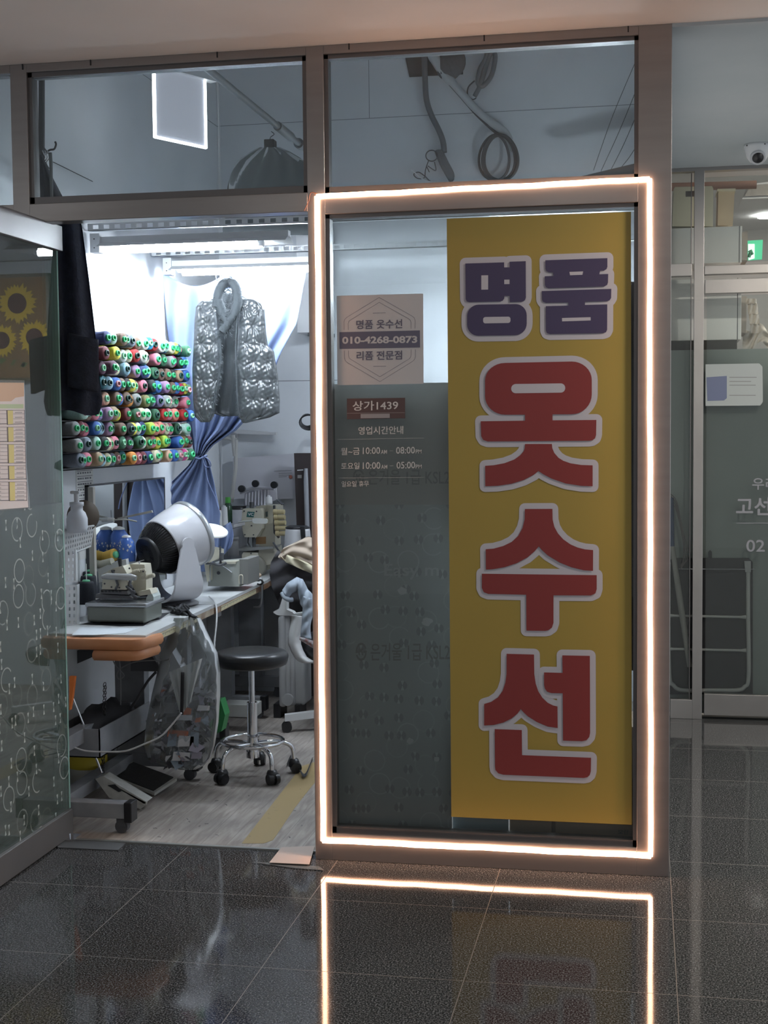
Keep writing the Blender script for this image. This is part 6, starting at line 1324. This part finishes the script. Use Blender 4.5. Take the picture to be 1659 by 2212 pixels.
for k, (px_, py_) in enumerate(((1620, 1963), (1642, 2120))):
    d = ray(px_, py_); f_ = CAM+d*(-CAM.z/d.z); dd = V((d.x, d.y, -d.z)); p = f_+dd*((3.398-f_.z)/dd.z)
    t = thing('ceiling_lamp', ['round lamp farther back on the neighbour ceiling', 'round lamp nearer on the neighbour ceiling'][k], 'ceiling light', tuple(p)); obj('diffuser', MB().cone(p+V((0, 0, -.02)), p, .07, n=20), dlm, t)
# clutter seen right of the cabinets
pp = thing('paper_bundle', 'crumpled newspaper bundle at the right edge of the neighbouring shop', 'paper', tuple(n_(1630, 750, 3.6)))
obj('crumpled_paper', MB().sheet(lambda u, v: n_(1604+75*u, 700+50*v+12*math.sin(u*9)+20*u*(1-v), 3.6+.02*math.sin(u*23+v*11)), 24, 16), mat('newsprint', (.75, .70, .62), .8, c2=(.58, .54, .48), ns=30), pp)
obj('crumpled_paper', MB().sheet(lambda u, v: n_(1612+22*u+10*v, 645+70*v+5*math.sin(v*20), 3.5+.015*math.sin(u*12+v*25)), 10, 20), mat('tissue', (.8, .74, .66), .8), pp)
obj('side_board', MB().prism([n_(x, y, 3.2) for x, y in ((1603, 562), (1604, 502), (1615, 499), (1615, 562))], (0, .3, 0)).prism([n_(x, y, 3.2) for x, y in ((1601, 718), (1602, 640), (1613, 640), (1612, 720))], (0, .3, 0)), mat('frame_board', (.42, .36, .30), .6), label='narrow wooden frame beside the neighbour cabinets', cat='frame')
# cart
tc_ = thing('folding_cart', 'folded white tube cart with a black deck behind the neighbour glass', 'cart', tuple(n_(1560, 1505, 2.76)))
YC = 2.755
P = [n_(x, y, YC+.02) for x, y in ((1446, 1500), (1446, 1212), (1452, 1206), (1618, 1206), (1626, 1214), (1626, 1500))]; obj('deck', MB().prism(P, (0, .02, 0)), mat('deck_black', (.022, .021, .024), .6), tc_)
TW = mat('tube_white', (.42, .42, .40), .4)
obj('tube_frame', MB().tube(smoothpath([n_(x, y, YC) for x, y in ((1616, 1212), (1616, 1330), (1617, 1460), (1608, 1484), (1590, 1491), (1540, 1491), (1475, 1491), (1455, 1480), (1446, 1455), (1444, 1300), (1444, 1215))]), .0115, 10), TW, tc_)
for y_ in (1330, 1402): obj('cross_tube', MB().tube([n_(1446, y_, YC), n_(1456, y_, YC), n_(1600, y_+3, YC), n_(1612, y_+3, YC)], [.012, .0075, .0075, .012], 8), TW, tc_)
obj('axle', MB().cone(n_(1466, 1229, YC-.01), n_(1630, 1230, YC-.01), .0035, n=8), CHROME, tc_); obj('hook_tab', MB().prism([n_(x, y, YC) for x, y in ((1530, 1206), (1530, 1192), (1534, 1188), (1538, 1192), (1538, 1206))], (0, .01, 0)), BLACK, tc_)
obj('latch', MB().prism([n_(x, y, YC-.015) for x, y in ((1608, 1212), (1622, 1212), (1622, 1236), (1610, 1236))], (0, .01, 0)), mat('latch_grey', (.35, .35, .35), .5), tc_)
vh = thing('vacuum_hose', 'grey hose and blue handled pole leaning behind the neighbour glass', 'hose', tuple(n_(1485, 1480, 2.73)))
obj('pole', MB().tube([n_(1452, 1180, 2.735), n_(1468, 1290, 2.735), n_(1490, 1440, 2.735)], [.013, .017, .014], 10), mat('pole_beige', (.26, .25, .23), .5), vh)
obj('handle', MB().tube([n_(1450, 1075, 2.735), n_(1452, 1180, 2.735)], .013, 8), mat('handle_blue', (.03, .05, .11), .5), vh)
mb = MB()
for k in range(4): mb.tube(smoothpath([n_(1447, 1066+k*4, 2.74), n_(1462, 1085+k*7, 2.74), n_(1476, 1150+k*8, 2.74), n_(1490-k*5, 1200+k*6, 2.74), n_(1470, 1220+k*3, 2.74)]), .003, 6)
obj('cable', mb, mat('cable_brown', (.10, .085, .08), .6), vh)
# notice and lettering on neighbour door
nn = thing('notice_plate', 'pale notice plate with a blue corner on the neighbour glass door', 'notice', tuple(n_(1585, 875, YN+.015)))
P = [n_(x, y, YN+.016) for x, y in ((1524, 787), (1640, 785), (1647, 792), (1648, 868), (1642, 876), (1524, 877))]; obj('plate', MB().prism(P, (0, .002, 0)), mat('plate_pale', (.30, .33, .33), .3), nn)
P = [n_(x, y, YN+.015) for x, y in ((1526, 815), (1570, 812), (1570, 860), (1564, 865), (1528, 866))]; obj('blue_corner', MB().prism(P, (0, .0008, 0)), mat('plate_blue', (.10, .12, .20), .4), nn)
mb = MB()
for y_, xb_2 in ((815, 1634), (824, 1622), (832, 1632), (854, 1632)): pline(mb, [(1576, y_), (xb_2, y_)], .004, YN+.0155)
obj('text_rows', mb, mat('plate_text', (.17, .18, .18), .6), nn)
NL = mat('neighbour_lettering', (.20, .205, .23), .6)
nl = thing('glass_lettering', 'pale Korean lettering and number on the neighbour glass door, cut by the picture edge', 'lettering', tuple(n_(1640, 1195, YN+.015)))
YL = YN+.0185
obj('lettering', textY('우리', 1625, 1032, 1676, 1058, YL, .01), NL, nl); obj('lettering', textY('고선', 1590, 1074, 1664, 1113, YL, .02), NL, nl); obj('lettering', textY('02', 1612, 1166, 1652, 1192, YL, .01), NL, nl)
mb = MB(); pline(mb, [(1591, 1130), (1700, 1130)], .003, YL); obj('rule_line', mb, NL, nl)
# CCTV dome
pc = aZ(1636, 312, ZC-.012); cm = thing('security_camera', 'white dome security camera on the ceiling at upper right', 'camera', tuple(pc))
obj('housing', MB().lathe(pc, [(0, 0), (.062, 0), (.063, -.012), (.060, -.022), (.050, -.06), (.035, -.082), (.0, -.09)], n=32), mat('camera_white', (.62, .64, .66), .3), cm)
e = V((0, -.83, -.55)); c_ = pc+V((0, -.012, -.052)); obj('lens_ring', MB().lathe(c_, [(.036, .0), (.037, .035), (.031, .042), (.026, .036)], e, 28), mat('camera_ring', (.45, .47, .5), .3), cm)
obj('lens', MB().lathe(c_, [(.0305, .030), (.024, .040), (0, .044)], e, 28), BLACK, cm)
obj('screw', MB().ball(pc+V((-.05, -.036, -.010)), .004).ball(pc+V((.03, -.053, -.010)), .004), BLACK, cm)
